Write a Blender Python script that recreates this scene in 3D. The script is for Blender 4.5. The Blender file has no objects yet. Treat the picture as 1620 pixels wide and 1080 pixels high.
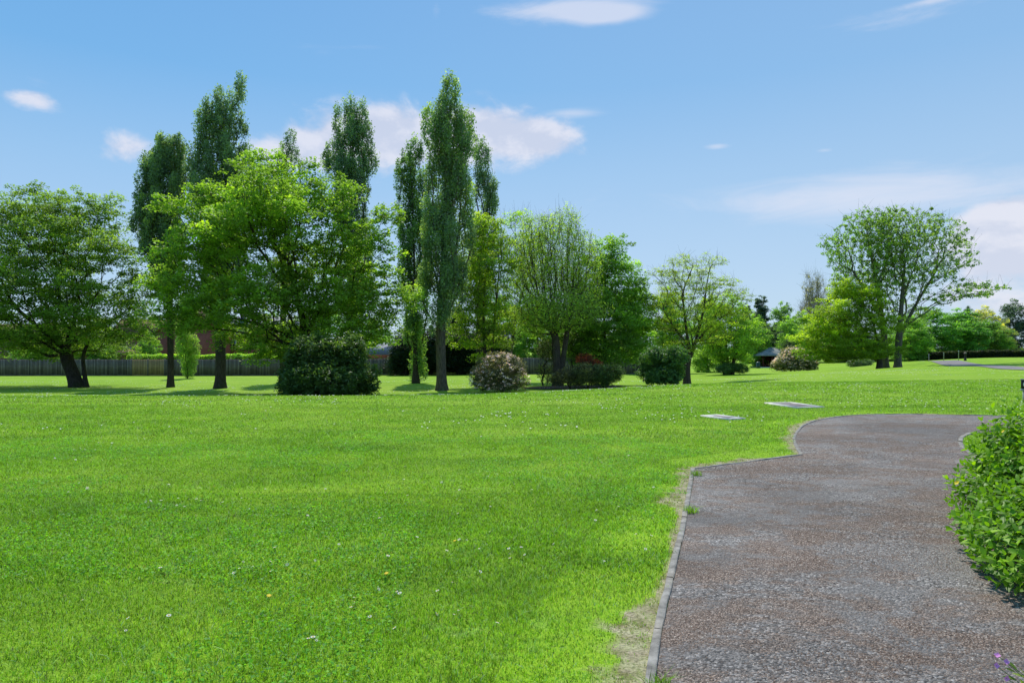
import bpy, math, random
import numpy as np
from mathutils import Vector
R = np.random.default_rng(7)
random.seed(7)
sc = bpy.context.scene
COL = sc.collection
CAMH, F, CX, HZ = 1.6, 1080.0, 810.0, 550.0
rad = math.radians

# ------------------------------------------------------------------ helpers
def P(px, row, d):
    """a point seen at photo pixel (px,row) that stands d metres ahead"""
    return np.array([(px-CX)/F*d, d, CAMH-(row-HZ)/F*d])

_cp = []
def cpt(px, row, d): _cp.append(P(px, row, d))
for px, rows in {-500:((33,626.5),(42,618),(52,609),(62,601),(75,594.6),(110,583)),
                 0:((33,626.5),(42,618),(52,609),(62,601),(75,594.6),(110,583)),
                 300:((33,626.5),(42,618),(52,609),(62,601),(75,594.6),(110,583)),
                 600:((33,626),(42,617),(52,607),(62,600),(75,593.6),(110,583)),
                 850:((34,620),(42,611.5),(52,604),(62,598),(75,592),(110,583)),
                 1000:((32,613.5),(42,609),(55,603),(75,592)),
                 1088:((30,608),(37,609.5),(45,611),(60,601),(75,592),(110,583)),
                 1160:((30,606),(45,601),(60,598),(72,592)),
                 1240:((45,597),(60,593),(90,588),(117,581),(150,575)),
                 1320:((45,590),(60,588),(80,584.5),(100,581)),
                 1397:((30,607),(45,592.5),(60,586.5),(74,585.5),(90,580),(120,573)),
                 1440:((50,588),(64,580),(78,572.5),(95,573),(120,572)),
                 1500:((30,608),(45,592),(60,580.5),(75,573.5),(90,571),(120,568)),
                 1555:((30,607),(50,586.5),(63,579.2),(78,569),(92,566.3),(120,566)),
                 1620:((30,606),(54,584.2),(64,577.5),(76,568.5),(90,565.3),(120,563)),
                 1800:((40,592),(54,583),(76,570),(100,566))}.items():
    for d, row in rows: cpt(px, row, d)
for x in (-60, -35, -18, -8, 0, 8, 18, 35, 60):
    _cp.append(np.array([x, 21.0, 0.0])); _cp.append(np.array([x, 12.0, 0.0]))
_cp = np.array(_cp)
def _phi(r): return r*r*np.log(r+1e-6)
_n = len(_cp)
_K = _phi(np.linalg.norm(_cp[:, None, :2]-_cp[None, :, :2], axis=2)) + np.eye(_n)*2.0
_A = np.zeros((_n+3, _n+3)); _A[:_n, :_n] = _K; _A[:_n, _n] = 1; _A[:_n, _n+1:] = _cp[:, :2]; _A[_n:, :_n] = _A[:_n, _n:].T
_w = np.linalg.solve(_A, np.concatenate([_cp[:, 2], np.zeros(3)]))
def sst(a, b, x):
    t = np.clip((x-a)/(b-a), 0, 1); return t*t*(3-2*t)
def ground(x, y):
    x = np.asarray(x, float); y = np.asarray(y, float)
    sh = x.shape; x = x.ravel(); y = y.ravel()
    xc = np.clip(x, -75, 105); yc = np.clip(y, 12, 125)
    out = np.empty(len(x))
    for i in range(0, len(x), 20000):
        s = slice(i, i+20000)
        r = np.sqrt((xc[s, None]-_cp[None, :, 0])**2+(yc[s, None]-_cp[None, :, 1])**2)
        out[s] = _phi(r)@_w[:_n]+_w[_n]+_w[_n+1]*xc[s]+_w[_n+2]*yc[s]
    out = out*sst(18, 27, y)
    far = np.hypot(x, y)
    out = out*(1-sst(140, 220, far)) - 2.0*sst(140, 220, far)
    return out.reshape(sh)
def gz(x, y): return float(ground(np.array([x]), np.array([y]))[0])

_vt = {}
def vnoise(x, y, scale, seed=0):
    if seed not in _vt: _vt[seed] = np.random.default_rng(seed+100).random((256, 256))
    t = _vt[seed]; x = np.asarray(x)/scale; y = np.asarray(y)/scale
    xi = np.floor(x).astype(int); yi = np.floor(y).astype(int)
    fx = x-xi; fy = y-yi; fx = fx*fx*(3-2*fx); fy = fy*fy*(3-2*fy)
    a = t[xi & 255, yi & 255]; b = t[(xi+1) & 255, yi & 255]; c = t[xi & 255, (yi+1) & 255]; d = t[(xi+1) & 255, (yi+1) & 255]
    return (a*(1-fx)+b*fx)*(1-fy)+(c*(1-fx)+d*fx)*fy

def mesh_np(name, verts, faces, mat=None, smooth=False, v=None, parent=None, color=None, matidx=None):
    """verts (N,3), faces (M,k) or list of such arrays -> one linked object"""
    me = bpy.data.meshes.new(name)
    fl = faces if isinstance(faces, list) else [faces]
    fl = [np.asarray(f, np.int32) for f in fl if len(f)]
    tot = np.concatenate([np.full(len(f), f.shape[1], np.int32) for f in fl])
    loops = np.concatenate([f.ravel() for f in fl])
    me.vertices.add(len(verts)); me.vertices.foreach_set('co', np.asarray(verts, np.float32).ravel())
    me.loops.add(len(loops)); me.loops.foreach_set('vertex_index', loops)
    me.polygons.add(len(tot))
    me.polygons.foreach_set('loop_start', np.concatenate([[0], np.cumsum(tot)[:-1]]).astype(np.int32))
    me.update(calc_edges=True)
    if smooth: me.polygons.foreach_set('use_smooth', np.ones(len(tot), bool))
    if v is not None:
        at = me.attributes.new('v', 'FLOAT', 'FACE'); at.data.foreach_set('value', np.asarray(v, np.float32))
    for m in (mat if isinstance(mat, (list, tuple)) else [mat]):
        if m: me.materials.append(m)
    if matidx is not None: me.polygons.foreach_set('material_index', np.asarray(matidx, np.int32))
    o = bpy.data.objects.new(name, me); COL.objects.link(o)
    if parent: o.parent = parent
    if color: o.color = (*color, 1)
    return o

class MB:
    """collects simple solids into one mesh"""
    def __init__(s): s.v = []; s.f3 = []; s.f4 = []; s.n = 0; s.t3 = []; s.t4 = []
    def add(s, v, f, t=0.5):
        for q in f:
            (s.f4 if len(q) == 4 else s.f3).append([i+s.n for i in q]); (s.t4 if len(q) == 4 else s.t3).append(t)
        s.v += [tuple(map(float, p)) for p in v]; s.n += len(v)
    def box(s, x0, x1, y0, y1, z0, z1, t=0.5):
        s.add([(x0,y0,z0),(x1,y0,z0),(x1,y1,z0),(x0,y1,z0),(x0,y0,z1),(x1,y0,z1),(x1,y1,z1),(x0,y1,z1)],
              [(0,3,2,1),(4,5,6,7),(0,1,5,4),(1,2,6,5),(2,3,7,6),(3,0,4,7)], t)
    def lathe(s, cx, cy, prof, n=16, t=0.5):
        v = []; f = []
        for r, z in prof:
            for k in range(n):
                a = 2*math.pi*k/n; v.append((cx+r*math.cos(a), cy+r*math.sin(a), z))
        for i in range(len(prof)-1):
            for k in range(n):
                f.append((i*n+k, i*n+(k+1) % n, (i+1)*n+(k+1) % n, (i+1)*n+k))
        s.add(v, f, t)
    def build(s, name, mat, parent=None, color=None, smooth=False):
        fs = []; t = []
        if s.f3: fs.append(np.array(s.f3)); t += s.t3
        if s.f4: fs.append(np.array(s.f4)); t += s.t4
        return mesh_np(name, np.array(s.v), fs, mat, smooth, np.array(t), parent, color)

def tag(o, label=None, cat=None, group=None, kind=None):
    if label: o['label'] = label
    if cat: o['category'] = cat
    if group: o['group'] = group
    if kind: o['kind'] = kind
    return o
def empty(name, loc, label=None, cat=None, group=None):
    o = bpy.data.objects.new(name, None); COL.objects.link(o); o.location = [float(q) for q in loc]; o.empty_display_size = .2
    return tag(o, label, cat, group)
def copy_tree(src):
    c = src.copy(); COL.objects.link(c)
    for ch in src.children:
        d = ch.copy(); COL.objects.link(d); d.parent = c
    return c

# ------------------------------------------------------------------ materials
class NT:
    def __init__(s, name):
        s.m = bpy.data.materials.new(name); s.m.use_nodes = True; s.t = s.m.node_tree; s.t.nodes.clear()
        s.out = s.t.nodes.new('ShaderNodeOutputMaterial')
    def n(s, typ, **kw):
        nd = s.t.nodes.new('ShaderNode'+typ)
        for k, v in kw.items():
            if k.startswith('i_'):
                key = k[2:].replace('_', ' ')
                nd.inputs[key].default_value = v
            else: setattr(nd, k, v)
        return nd
    def l(s, a, b): s.t.links.new(a, b)
    def math(s, op, a, b=None, c=None, clamp=False):
        nd = s.n('Math', operation=op, use_clamp=clamp)
        for i, q in enumerate((a, b, c)):
            if q is None: continue
            if isinstance(q, (int, float)): nd.inputs[i].default_value = q
            else: s.l(q, nd.inputs[i])
        return nd.outputs[0]
    def mix(s, fac, a, b, blend='MIX'):
        nd = s.n('Mix', data_type='RGBA', blend_type=blend)
        for i, q in ((0, fac), (6, a), (7, b)):
            if isinstance(q, (int, float)): nd.inputs[i].default_value = q
            elif isinstance(q, tuple): nd.inputs[i].default_value = (*q, 1)
            else: s.l(q, nd.inputs[i])
        return nd.outputs[2]
    def noise(s, vec, scale, detail=4, rough=.6, dist=0):
        nd = s.n('TexNoise'); nd.inputs['Scale'].default_value = scale; nd.inputs['Detail'].default_value = detail
        nd.inputs['Roughness'].default_value = rough; nd.inputs['Distortion'].default_value = dist
        s.l(vec, nd.inputs['Vector']); return nd.outputs[0]
    def ramp(s, fac, stops):
        nd = s.n('ValToRGB'); cr = nd.color_ramp
        while len(cr.elements) < len(stops): cr.elements.new(.5)
        for e, (p, c) in zip(cr.elements, stops):
            e.position = p; e.color = (*c, 1) if isinstance(c, tuple) else (c, c, c, 1)
        s.l(fac, nd.inputs[0]); return nd.outputs[0]
    def smooth(s, x, a, b):
        nd = s.n('MapRange', interpolation_type='SMOOTHSTEP'); nd.inputs[1].default_value = a; nd.inputs[2].default_value = b
        s.l(x, nd.inputs[0]); return nd.outputs[0]
    def bsdf(s, col, rough=.8, spec=.3, bump=None, strength=.3, dist=.02):
        b = s.n('BsdfPrincipled')
        if isinstance(col, tuple): b.inputs['Base Color'].default_value = (*col, 1)
        else: s.l(col, b.inputs['Base Color'])
        if isinstance(rough, float): b.inputs['Roughness'].default_value = rough
        else: s.l(rough, b.inputs['Roughness'])
        b.inputs['Specular IOR Level'].default_value = spec
        if bump is not None:
            bn = s.n('Bump'); bn.inputs['Strength'].default_value = strength; bn.inputs['Distance'].default_value = dist
            s.l(bump, bn.inputs['Height']); s.l(bn.outputs[0], b.inputs['Normal'])
        return b
    def done(s, sh): s.l(sh.outputs[0], s.out.inputs[0]); return s.m
    def pos(s): return s.n('NewGeometry').outputs['Position']
    def attr(s, nm='v'): return s.n('Attribute', attribute_name=nm).outputs['Fac']

def mat_leaf(name, trans=.55, rough=.5, spec=.25, yellow=(1.55, 1.25, .55)):
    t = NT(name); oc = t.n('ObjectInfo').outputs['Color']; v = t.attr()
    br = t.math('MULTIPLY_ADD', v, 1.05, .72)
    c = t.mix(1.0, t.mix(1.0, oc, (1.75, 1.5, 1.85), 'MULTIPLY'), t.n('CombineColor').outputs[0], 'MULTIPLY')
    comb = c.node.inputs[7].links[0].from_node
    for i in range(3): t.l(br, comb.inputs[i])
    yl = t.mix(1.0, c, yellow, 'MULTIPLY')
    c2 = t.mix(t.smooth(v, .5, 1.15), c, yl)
    b = t.bsdf(c2, rough, spec)
    tr = t.n('BsdfTranslucent'); tc = t.mix(1.0, c2, (1.35, 1.5, .5), 'MULTIPLY'); t.l(tc, tr.inputs[0])
    ms = t.n('MixShader'); ms.inputs[0].default_value = trans
    t.l(b.outputs[0], ms.inputs[1]); t.l(tr.outputs[0], ms.inputs[2])
    return t.done(ms)
M_LEAF = mat_leaf('leaf')
M_LEAFG = mat_leaf('glossy_leaf', .35, .48, .3)

def mat_bark():
    t = NT('bark'); oc = t.n('ObjectInfo').outputs['Color']; p = t.n('TexCoord').outputs['Object']
    mp = t.n('Mapping'); mp.inputs['Scale'].default_value = (1, 1, .22); t.l(p, mp.inputs[0])
    a = t.noise(mp.outputs[0], 14, 6, .7); b = t.noise(p, 1.2, 3)
    f = t.ramp(a, [(.3, .35), (.7, 1.5)]); c = t.mix(1, oc, f, 'MULTIPLY')
    c = t.mix(t.smooth(b, .5, .75), c, t.mix(1, c, (.8, 1.15, .6), 'MULTIPLY'))
    return t.done(t.bsdf(c, .95, .1, a, .9, .04))
M_BARK = mat_bark()

def grass_color(t, p):
    mp = t.n('Mapping'); mp.inputs['Scale'].default_value = (.55, 1, 1); mp.inputs['Rotation'].default_value = (0, 0, .25); t.l(p, mp.inputs[0])
    big = t.noise(mp.outputs[0], .16, 3, .55, .6); mid = t.noise(mp.outputs[0], .9, 4, .65, .4); sm = t.noise(p, 3.5, 4, .65)
    c = t.ramp(mid, [(.3, (.20, .375, .02)), (.5, (.265, .46, .022)), (.7, (.345, .525, .035))])
    c = t.mix(t.math('MULTIPLY', t.smooth(big, .42, .68), .4), c, (.42, .57, .07))
    pale = t.math('MULTIPLY', t.smooth(sm, .54, .78), t.smooth(t.noise(p, .45, 3), .42, .66))
    c = t.mix(t.math('MULTIPLY', pale, .7), c, (.48, .60, .24))
    dk = t.smooth(t.noise(p, 2.1, 6, .75), .52, .72)
    c = t.mix(t.math('MULTIPLY', dk, .42), c, (.14, .30, .03))
    fl = t.smooth(t.noise(p, 15, 4, .7), .56, .70)
    c = t.mix(t.math('MULTIPLY', fl, .5), c, (.06, .15, .018))
    th = t.smooth(t.noise(p, 7.5, 6, .8), .60, .74)
    c = t.mix(t.math('MULTIPLY', th, .4), c, (.36, .38, .17))
    sx = t.n('SeparateXYZ'); t.l(p, sx.inputs[0])
    ph = t.math('ADD', t.math('ADD', t.math('MULTIPLY', sx.outputs[1], 2.7), t.math('MULTIPLY', sx.outputs[0], -.62)), t.math('MULTIPLY', t.noise(p, .12, 2), 9.0))
    st = t.math('MULTIPLY_ADD', t.math('SINE', ph), .045, 1.0); cb = t.n('CombineColor'); [t.l(st, cb.inputs[q]) for q in range(3)]
    c = t.mix(1, c, cb.outputs[0], 'MULTIPLY')
    return c
def mat_ground():
    t = NT('lawn'); p = t.pos(); c = grass_color(t, p)
    g1 = t.noise(p, 11, 5, .75); g2 = t.noise(p, 42, 3, .7)
    f = t.ramp(g1, [(.3, .58), (.55, 1.0), (.75, 1.4)]); c = t.mix(.75, c, t.mix(1, c, f, 'MULTIPLY'))
    f2 = t.ramp(g2, [(.3, .6), (.7, 1.4)]); c = t.mix(.6, c, t.mix(1, c, f2, 'MULTIPLY'))
    hgt = t.math('ADD', g1, g2)
    return t.done(t.bsdf(c, .9, .15, hgt, .8, .05))
M_LAWN = mat_ground()
def mat_blade():
    t = NT('grass_blade'); p = t.pos(); c = grass_color(t, p); v = t.attr()
    c = t.mix(1, c, t.ramp(v, [(0, .22), (.45, 1.0), (1, 2.4)]), 'MULTIPLY')
    c = t.mix(t.smooth(v, .93, .99), c, (.42, .37, .16))
    c = t.mix(t.math('MULTIPLY', t.smooth(v, .74, .86), t.math('SUBTRACT', 1.0, t.smooth(v, .88, .93))), c, (.42, .56, .30))  # glints painted in as pale grey-green on some blades
    b = t.bsdf(c, .5, .25); tr = t.n('BsdfTranslucent'); t.l(t.mix(1, c, (1.3, 1.4, .5), 'MULTIPLY'), tr.inputs[0])
    ms = t.n('MixShader'); ms.inputs[0].default_value = .30; t.l(b.outputs[0], ms.inputs[1]); t.l(tr.outputs[0], ms.inputs[2])
    return t.done(ms)
M_BLADE = mat_blade()

def mat_asphalt(name='asphalt', far=False):
    t = NT(name); p = t.pos()
    mp = t.n('Mapping'); mp.inputs['Scale'].default_value = (.7, 1.15, 1); mp.inputs['Rotation'].default_value = (0, 0, .35); t.l(p, mp.inputs[0])
    a = t.noise(mp.outputs[0], .9, 7, .72, 1.2)
    chips = t.n('TexVoronoi', feature='F1'); chips.inputs['Scale'].default_value = 78; t.l(p, chips.inputs['Vector'])
    vc = t.n('TexVoronoi', feature='F1'); vc.inputs['Scale'].default_value = 150; t.l(p, vc.inputs['Vector'])
    fine = t.noise(p, 220, 3, .8)
    base = t.mix(a, (.185, .168, .152), (.32, .292, .264))
    gv = t.n('SeparateColor'); t.l(chips.outputs['Color'], gv.inputs[0])
    smth = t.smooth(t.noise(mp.outputs[0], .7, 6, .7, 1.0), .42, .58)
    base = t.mix(t.math('MULTIPLY_ADD', smth, -.6, 1.0), base, t.mix(1, base, t.ramp(gv.outputs[0], [(0, .3), (.5, .9), (.85, 1.35), (1, 2.4)]), 'MULTIPLY'))
    gr = t.n('SeparateColor'); t.l(vc.outputs['Color'], gr.inputs[0])
    grit = t.ramp(gr.outputs[0], [(0, (.035, .024, .02)), (.35, (.15, .10, .078)), (.7, (.33, .235, .175)), (1, (.7, .58, .48))])
    a2 = t.noise(mp.outputs[0], 3.6, 7, .8, .8)
    msk = t.smooth(t.math('ADD', t.math('MULTIPLY', a, .5), t.math('MULTIPLY', a2, .5)),   .455, .565)
    base = t.mix(msk, base, t.mix(1, base, (.68, .56, .47), 'MULTIPLY'))
    pick = t.math('MULTIPLY', msk, t.smooth(gr.outputs[1], .25, .4))
    c = t.mix(t.math('MULTIPLY', pick, .8), base, grit)
    c = t.mix(1, c, t.ramp(fine, [(.3, .45), (.7, 1.55)]), 'MULTIPLY')
    wr = t.noise(mp.outputs[0], .35, 5, .6, 1.5); c = t.mix(1, c, t.ramp(wr, [(.35, .78), (.5, 1.0), (.65, 1.22)]), 'MULTIPLY')
    h = t.math('ADD', t.math('MULTIPLY', chips.outputs['Distance'], -1.0), t.math('MULTIPLY', fine, .4))
    return t.done(t.bsdf(c, .9, .25, h, 1.0, .012))
M_ASPH = mat_asphalt()

def mat_plain(name, col, rough=.7, spec=.3, ns=6., amt=.35, bs=40., bstr=.3, dist=.01, usev=False, vamt=.8):
    t = NT(name); p = t.n('TexCoord').outputs['Object']
    n1 = t.noise(p, ns, 5, .65); f = t.ramp(n1, [(.25, 1-amt), (.75, 1+amt)])
    c = t.mix(1, col, f, 'MULTIPLY')
    if usev: c = t.mix(1, c, t.ramp(t.attr(), [(0, 1-vamt), (.5, 1.0), (1, 1+vamt)]), 'MULTIPLY')
    return t.done(t.bsdf(c, rough, spec, t.noise(p, bs, 4), bstr, dist))
M_KERB = mat_plain('kerb_concrete', (.29, .27, .235), .95, .1, 9, .6, 90, 1.0, .006)
M_SLAB = mat_plain('pale_concrete', (.66, .64, .58), .9, .2, 5, .3, 60, .4)
M_SLABD = mat_plain('worn_slab', (.23, .20, .19), .9, .2, 9, .4, 60, .5)
M_PETAL = mat_plain('petal_white', (.80, .80, .76), .6, .2, 5, .05)
M_YEL = mat_plain('petal_yellow', (.78, .58, .02), .6, .2, 5, .1)
M_PURP = mat_plain('petal_purple', (.72, .28, .58), .6, .2, 60, .2)
M_STEM = mat_plain('green_stem', (.10, .20, .03), .6, .3)
M_FENCE = mat_plain('fence_timber', (.14, .125, .11), .9, .1, 2.5, .3, 30, .4, .01, True, .45)
M_FENCEN = mat_plain('new_fence_timber', (.30, .215, .115), .9, .1, 2.5, .2, 30, .4, .01, True, .25)
M_BLOS = mat_leaf('blossom', .2, .7, .1, (1.05, 1.0, .95))
M_DIRT = mat_plain('bed_soil', (.12, .08, .055), .95, .1, 3, .4, 30, .8, .03)
M_RED = mat_plain('shelter_red', (.10, .022, .02), .7, .3, 3, .2)
M_SLATE = mat_plain('slate_roof', (.20, .21, .23), .7, .3, 2, .2, 12, .3)
M_SHING = mat_plain('shelter_shingle', (.25, .26, .255), .85, .15, 1.5, .35, 9, .5, .03)
M_TILE = mat_plain('brown_roof_tile', (.16, .085, .06), .9, .15, 2, .3, 12, .5, .02)
M_BLACK = mat_plain('black_paint', (.015, .015, .017), .5, .4)
M_WHITE = mat_plain('white_paint', (.75, .74, .70), .6, .3, 5, .08)
M_GREY = mat_plain('grey_metal', (.30, .31, .33), .5, .4)
M_GREENP = mat_plain('green_plastic', (.012, .05, .045), .4, .5)
M_GLASS = mat_plain('window_glass', (.03, .04, .05), .1, .6, 5, .1)
M_WOOD = mat_plain('pale_wood', (.38, .31, .23), .8, .2, 3, .25)
def mat_brick(name, col, mort):
    t = NT(name); p = t.n('TexCoord').outputs['Object']
    mp = t.n('Mapping'); mp.inputs['Rotation'].default_value = (rad(90), 0, 0); t.l(p, mp.inputs[0])
    b = t.n('TexBrick'); b.inputs['Scale'].default_value = 4.4; b.inputs['Color1'].default_value = (*col, 1)
    b.inputs['Color2'].default_value = (*[c*.72 for c in col], 1); b.inputs['Mortar'].default_value = (*mort, 1); b.inputs['Mortar Size'].default_value = .02
    t.l(mp.outputs[0], b.inputs[0]); n = t.noise(p, 1.5, 4); c = t.mix(1, b.outputs[0], t.ramp(n, [(.3, .8), (.7, 1.2)]), 'MULTIPLY')
    return t.done(t.bsdf(c, .9, .1))
M_BRICK = mat_brick('red_brick', (.34, .085, .055), (.25, .2, .17))
M_BRICKB = mat_brick('brown_brick', (.20, .11, .085), (.2, .17, .15))
def mat_verge():
    t = NT('dry_verge'); p = t.pos(); a = t.noise(p, 5, 5, .7); b = t.noise(p, 60, 3, .7)
    c = t.ramp(a, [(.35, (.17, .16, .06)), (.45, (.33, .275, .17)), (.65, (.54, .46, .32))])
    c = t.mix(1, c, t.ramp(b, [(.3, .4), (.7, 1.5)]), 'MULTIPLY'); c = t.mix(t.attr(), grass_color(t, p), c)
    return t.done(t.bsdf(c, .95, .1, b, .8, .02))
M_VERGE = mat_verge()

# ------------------------------------------------------------------ ground sheet
def build_ground():
    rr = np.concatenate([[0.0], np.geomspace(.6, 30, 90), np.geomspace(30.5, 160, 190), np.geomspace(170, 2500, 24)])
    na = 420
    # angles dense to the front
    u = np.linspace(0, 1, na, endpoint=False); a = 2*np.pi*u; a = a-0.55*np.sin(a)   # 0 = ahead
    v = [[0, 0, 0]]
    X = rr[1:, None]*np.sin(a)[None]; Y = rr[1:, None]*np.cos(a)[None]
    Z = ground(X, Y)
    V = np.concatenate([np.array(v, float), np.stack([X.ravel(), Y.ravel(), Z.ravel()], 1)])
    m = len(rr)-1; i = np.arange(m-1)[:, None]*na+1; j = np.arange(na)[None]; j2 = (j+1) % na
    q = np.stack([i+j, i+na+j, i+na+j2, i+j2], -1).reshape(-1, 4)
    q = q[:, ::-1] if False else q
    tri = np.stack([np.zeros(na, int), 1+np.arange(na), 1+(np.arange(na)+1) % na], 1)
    o = mesh_np('ground', V, [tri, q], M_LAWN, True)
    # make the normals face upward
    if o.data.polygons[len(tri)+5].normal.z < 0: o.data.flip_normals()
    tag(o, kind='structure')
build_ground()

# ------------------------------------------------------------------ path, kerbs, verge
def W(px, row):
    d = CAMH*F/(row-HZ); return ((px-CX)/F*d, d)
def catmull(pts, n=6):
    p = np.array(pts, float); p = np.vstack([2*p[0]-p[1], p, 2*p[-1]-p[-2]]); out = []
    for i in range(1, len(p)-2):
        for t in np.linspace(0, 1, n, endpoint=False):
            out.append(.5*((2*p[i])+(-p[i-1]+p[i+1])*t+(2*p[i-1]-5*p[i]+4*p[i+1]-p[i+2])*t*t+(-p[i-1]+3*p[i]-3*p[i+1]+p[i+2])*t**3))
    out.append(p[-2]); return np.array(out)
runA = np.array([(.30, 1.2), (.42, 2.0), W(1035, 1080), W(1063, 930), W(1085, 830), W(1100, 742)])
runA = catmull(runA, 5)
runB = np.array([W(1100, 742), W(1270, 720)])
arc = catmull([W(1270, 720), W(1262, 705), W(1259, 690), W(1274, 673), W(1300, 664), W(1350, 657.5), W(1420, 655.5), W(1500, 656.3), W(1585, 658)], 5)
arc = np.vstack([arc, [(14.5, 15.4), (22, 14.0), (30, 12.0)]])
isl = catmull([W(1560, 738), W(1527, 713), W(1516, 701), W(1520, 690), W(1541, 684.5), W(1580, 686.5), (11.0, 12.1), (14, 11.3), (22, 10)], 5)
path_poly = np.vstack([[(-.2, -1.5)], runA, runB[1:], arc[1:], [(30, 9.0)], isl[::-1], [(4.7, 6.6), (4.2, 5.2), (3.9, 4.0), (3.8, 2.2), (3.9, 0), (3.7, -1.5)]])
def inside(poly, x, y):
    x = np.asarray(x); y = np.asarray(y); c = np.zeros(x.shape, bool); j = len(poly)-1
    for i in range(len(poly)):
        xi, yi = poly[i]; xj, yj = poly[j]
        k = ((yi > y) != (yj > y)) & (x < (xj-xi)*(y-yi)/(yj-yi+1e-12)+xi); c ^= k; j = i
    return c
def pdist(line, x, y):
    best = np.full(np.shape(x), 1e9)
    for a, b in zip(line[:-1], line[1:]):
        d = b-a; t = np.clip(((x-a[0])*d[0]+(y-a[1])*d[1])/(d@d+1e-12), 0, 1)
        best = np.minimum(best, np.hypot(x-a[0]-t*d[0], y-a[1]-t*d[1]))
    return best
import bmesh
def sheet(name, poly, z, mat, **kw):
    bm = bmesh.new(); vs = [bm.verts.new((float(p[0]), float(p[1]), z)) for p in poly]
    es = [bm.edges.new((vs[i], vs[(i+1) % len(vs)])) for i in range(len(vs))]
    bmesh.ops.triangle_fill(bm, edges=es, use_beauty=True, use_dissolve=False)
    for f in bm.faces:
        if f.normal.z < 0: f.normal_flip()
    me = bpy.data.meshes.new(name); bm.to_mesh(me); bm.free(); me.materials.append(mat)
    o = bpy.data.objects.new(name, me); COL.objects.link(o); return tag(o, kind='structure')
sheet('path', path_poly, .006, M_ASPH)
left_line = np.vstack([runA, runB[1:], arc[1:]])

def kerb(name, line, side, seg=.9, w=.05, h=.017):
    """edging stones laid end to end along a line; side=+1 puts them to the left of travel"""
    L = np.concatenate([[0], np.cumsum(np.hypot(*np.diff(line, axis=0).T))])
    n = max(1, int(round(L[-1]/seg))); mb = MB()
    S = np.linspace(0, L[-1], n+1)
    for i in range(n):
        s = np.linspace(S[i]+.004, S[i+1]-.004, 5)
        x = np.interp(s, L, line[:, 0]); y = np.interp(s, L, line[:, 1])
        tx = np.gradient(x); ty = np.gradient(y); q = np.hypot(tx, ty); nx = -ty/q*side; ny = tx/q*side
        off = random.uniform(-.004, .004); hh = h+random.uniform(-.005, .005); v = []; f = []
        c = .006
        for k in range(5):
            for o_, z in ((0, -.05), (0, hh-c), (c, hh), (w-c, hh), (w, hh-c), (w, -.05)):
                v.append((x[k]+nx[k]*(o_+off)+random.gauss(0, .0022), y[k]+ny[k]*(o_+off)+random.gauss(0, .0022), z+(random.gauss(0, .0025) if z > 0 else 0)))
        for k in range(4):
            for m in range(5): f.append((k*6+m, k*6+m+1, k*6+6+m+1, k*6+6+m))
        for b in (0, 24): f += [(b+0, b+1, b+4, b+5), (b+1, b+2, b+3, b+4)]
        mb.add(v, f)
    return tag(mb.build(name, M_KERB), kind='structure')
kerb('kerb', runA, +1); kerb('kerb', runB+np.array([0, 0]), +1); kerb('kerb', arc, +1); kerb('kerb', isl, -1, w=.07)
# ------------------------------------------------------------------ lawn blades
def verge_fac(x, y):
    d = pdist(left_line, x, y); w = .06+.26*vnoise(x, y, .55, 5)**1.2*(.4+1.1*vnoise(x, y, .1, 6))
    return d, w
def verge(line, side, z0=.002):
    L = np.concatenate([[0], np.cumsum(np.hypot(*np.diff(line, axis=0).T))]); q_ = np.arange(0, L[-1], .03)
    x = np.interp(q_, L, line[:, 0]); y = np.interp(q_, L, line[:, 1]); tx = np.gradient(x); ty = np.gradient(y); q = np.hypot(tx, ty)
    k = np.ones(15)/15; tx = np.convolve(np.pad(tx/q, 7, 'edge'), k, 'valid'); ty = np.convolve(np.pad(ty/q, 7, 'edge'), k, 'valid')
    c = np.linspace(.03, .75, 25); X = x[:, None]-ty[:, None]*side*c; Y = y[:, None]+tx[:, None]*side*c; n = len(x)
    i = np.arange(n-1)[:, None]*25+np.arange(24)[None]; f = np.stack([i, i+1, i+26, i+25], -1).reshape(-1, 4)
    xc = (X[:-1, :-1]+X[1:, 1:])/2; yc = (Y[:-1, :-1]+Y[1:, 1:])/2; d, w = verge_fac(xc.ravel(), yc.ravel())
    o = mesh_np('verge', np.stack([X.ravel(), Y.ravel(), X.ravel()*0+z0], 1), f, M_VERGE, False, (1-sst(.75, 1.25, d/w))*(.75+.25*vnoise(xc.ravel(), yc.ravel(), .07, 3)))
    if o.data.polygons[0].normal.z < 0: o.data.flip_normals()
    return tag(o, kind='structure')
verge(runA, 1, .0045); verge(runB, 1, .003); verge(arc[:42], 1, .0018)
def scatter(d0, d1, dens, k=.86):
    A = k*(d1*d1-d0*d0); n = int(A*dens); d = np.sqrt(R.random(n)*(d1*d1-d0*d0)+d0*d0); x = (R.random(n)*2-1)*k*d
    return x, d
SLABS = [(1108, 658.5, 1152, 664.5, .5), (1209, 638, 1258, 645.5, .85)]
def slab_poly(px0, r0, px1, r1, dep):
    a = np.array(W(px0, r0)); b = np.array(W(px1, r1)); t = (b-a)/np.linalg.norm(b-a); n_ = np.array([-t[1], t[0]])
    return np.array([a-n_*.02, b-n_*.02, b+n_*dep, a+n_*dep])
SP = [slab_poly(*q) for q in SLABS]
def on_lawn(x, y, margin=.07):
    ok = ~inside(path_poly, x, y)
    for q in SP: ok &= ~inside(q, x, y)
    d = pdist(left_line, x, y); di = pdist(isl, x, y)
    return ok & ((d > margin) | ((d > .012) & (vnoise(x, y, .22, 17) > .60))) & (di > margin)
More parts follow.
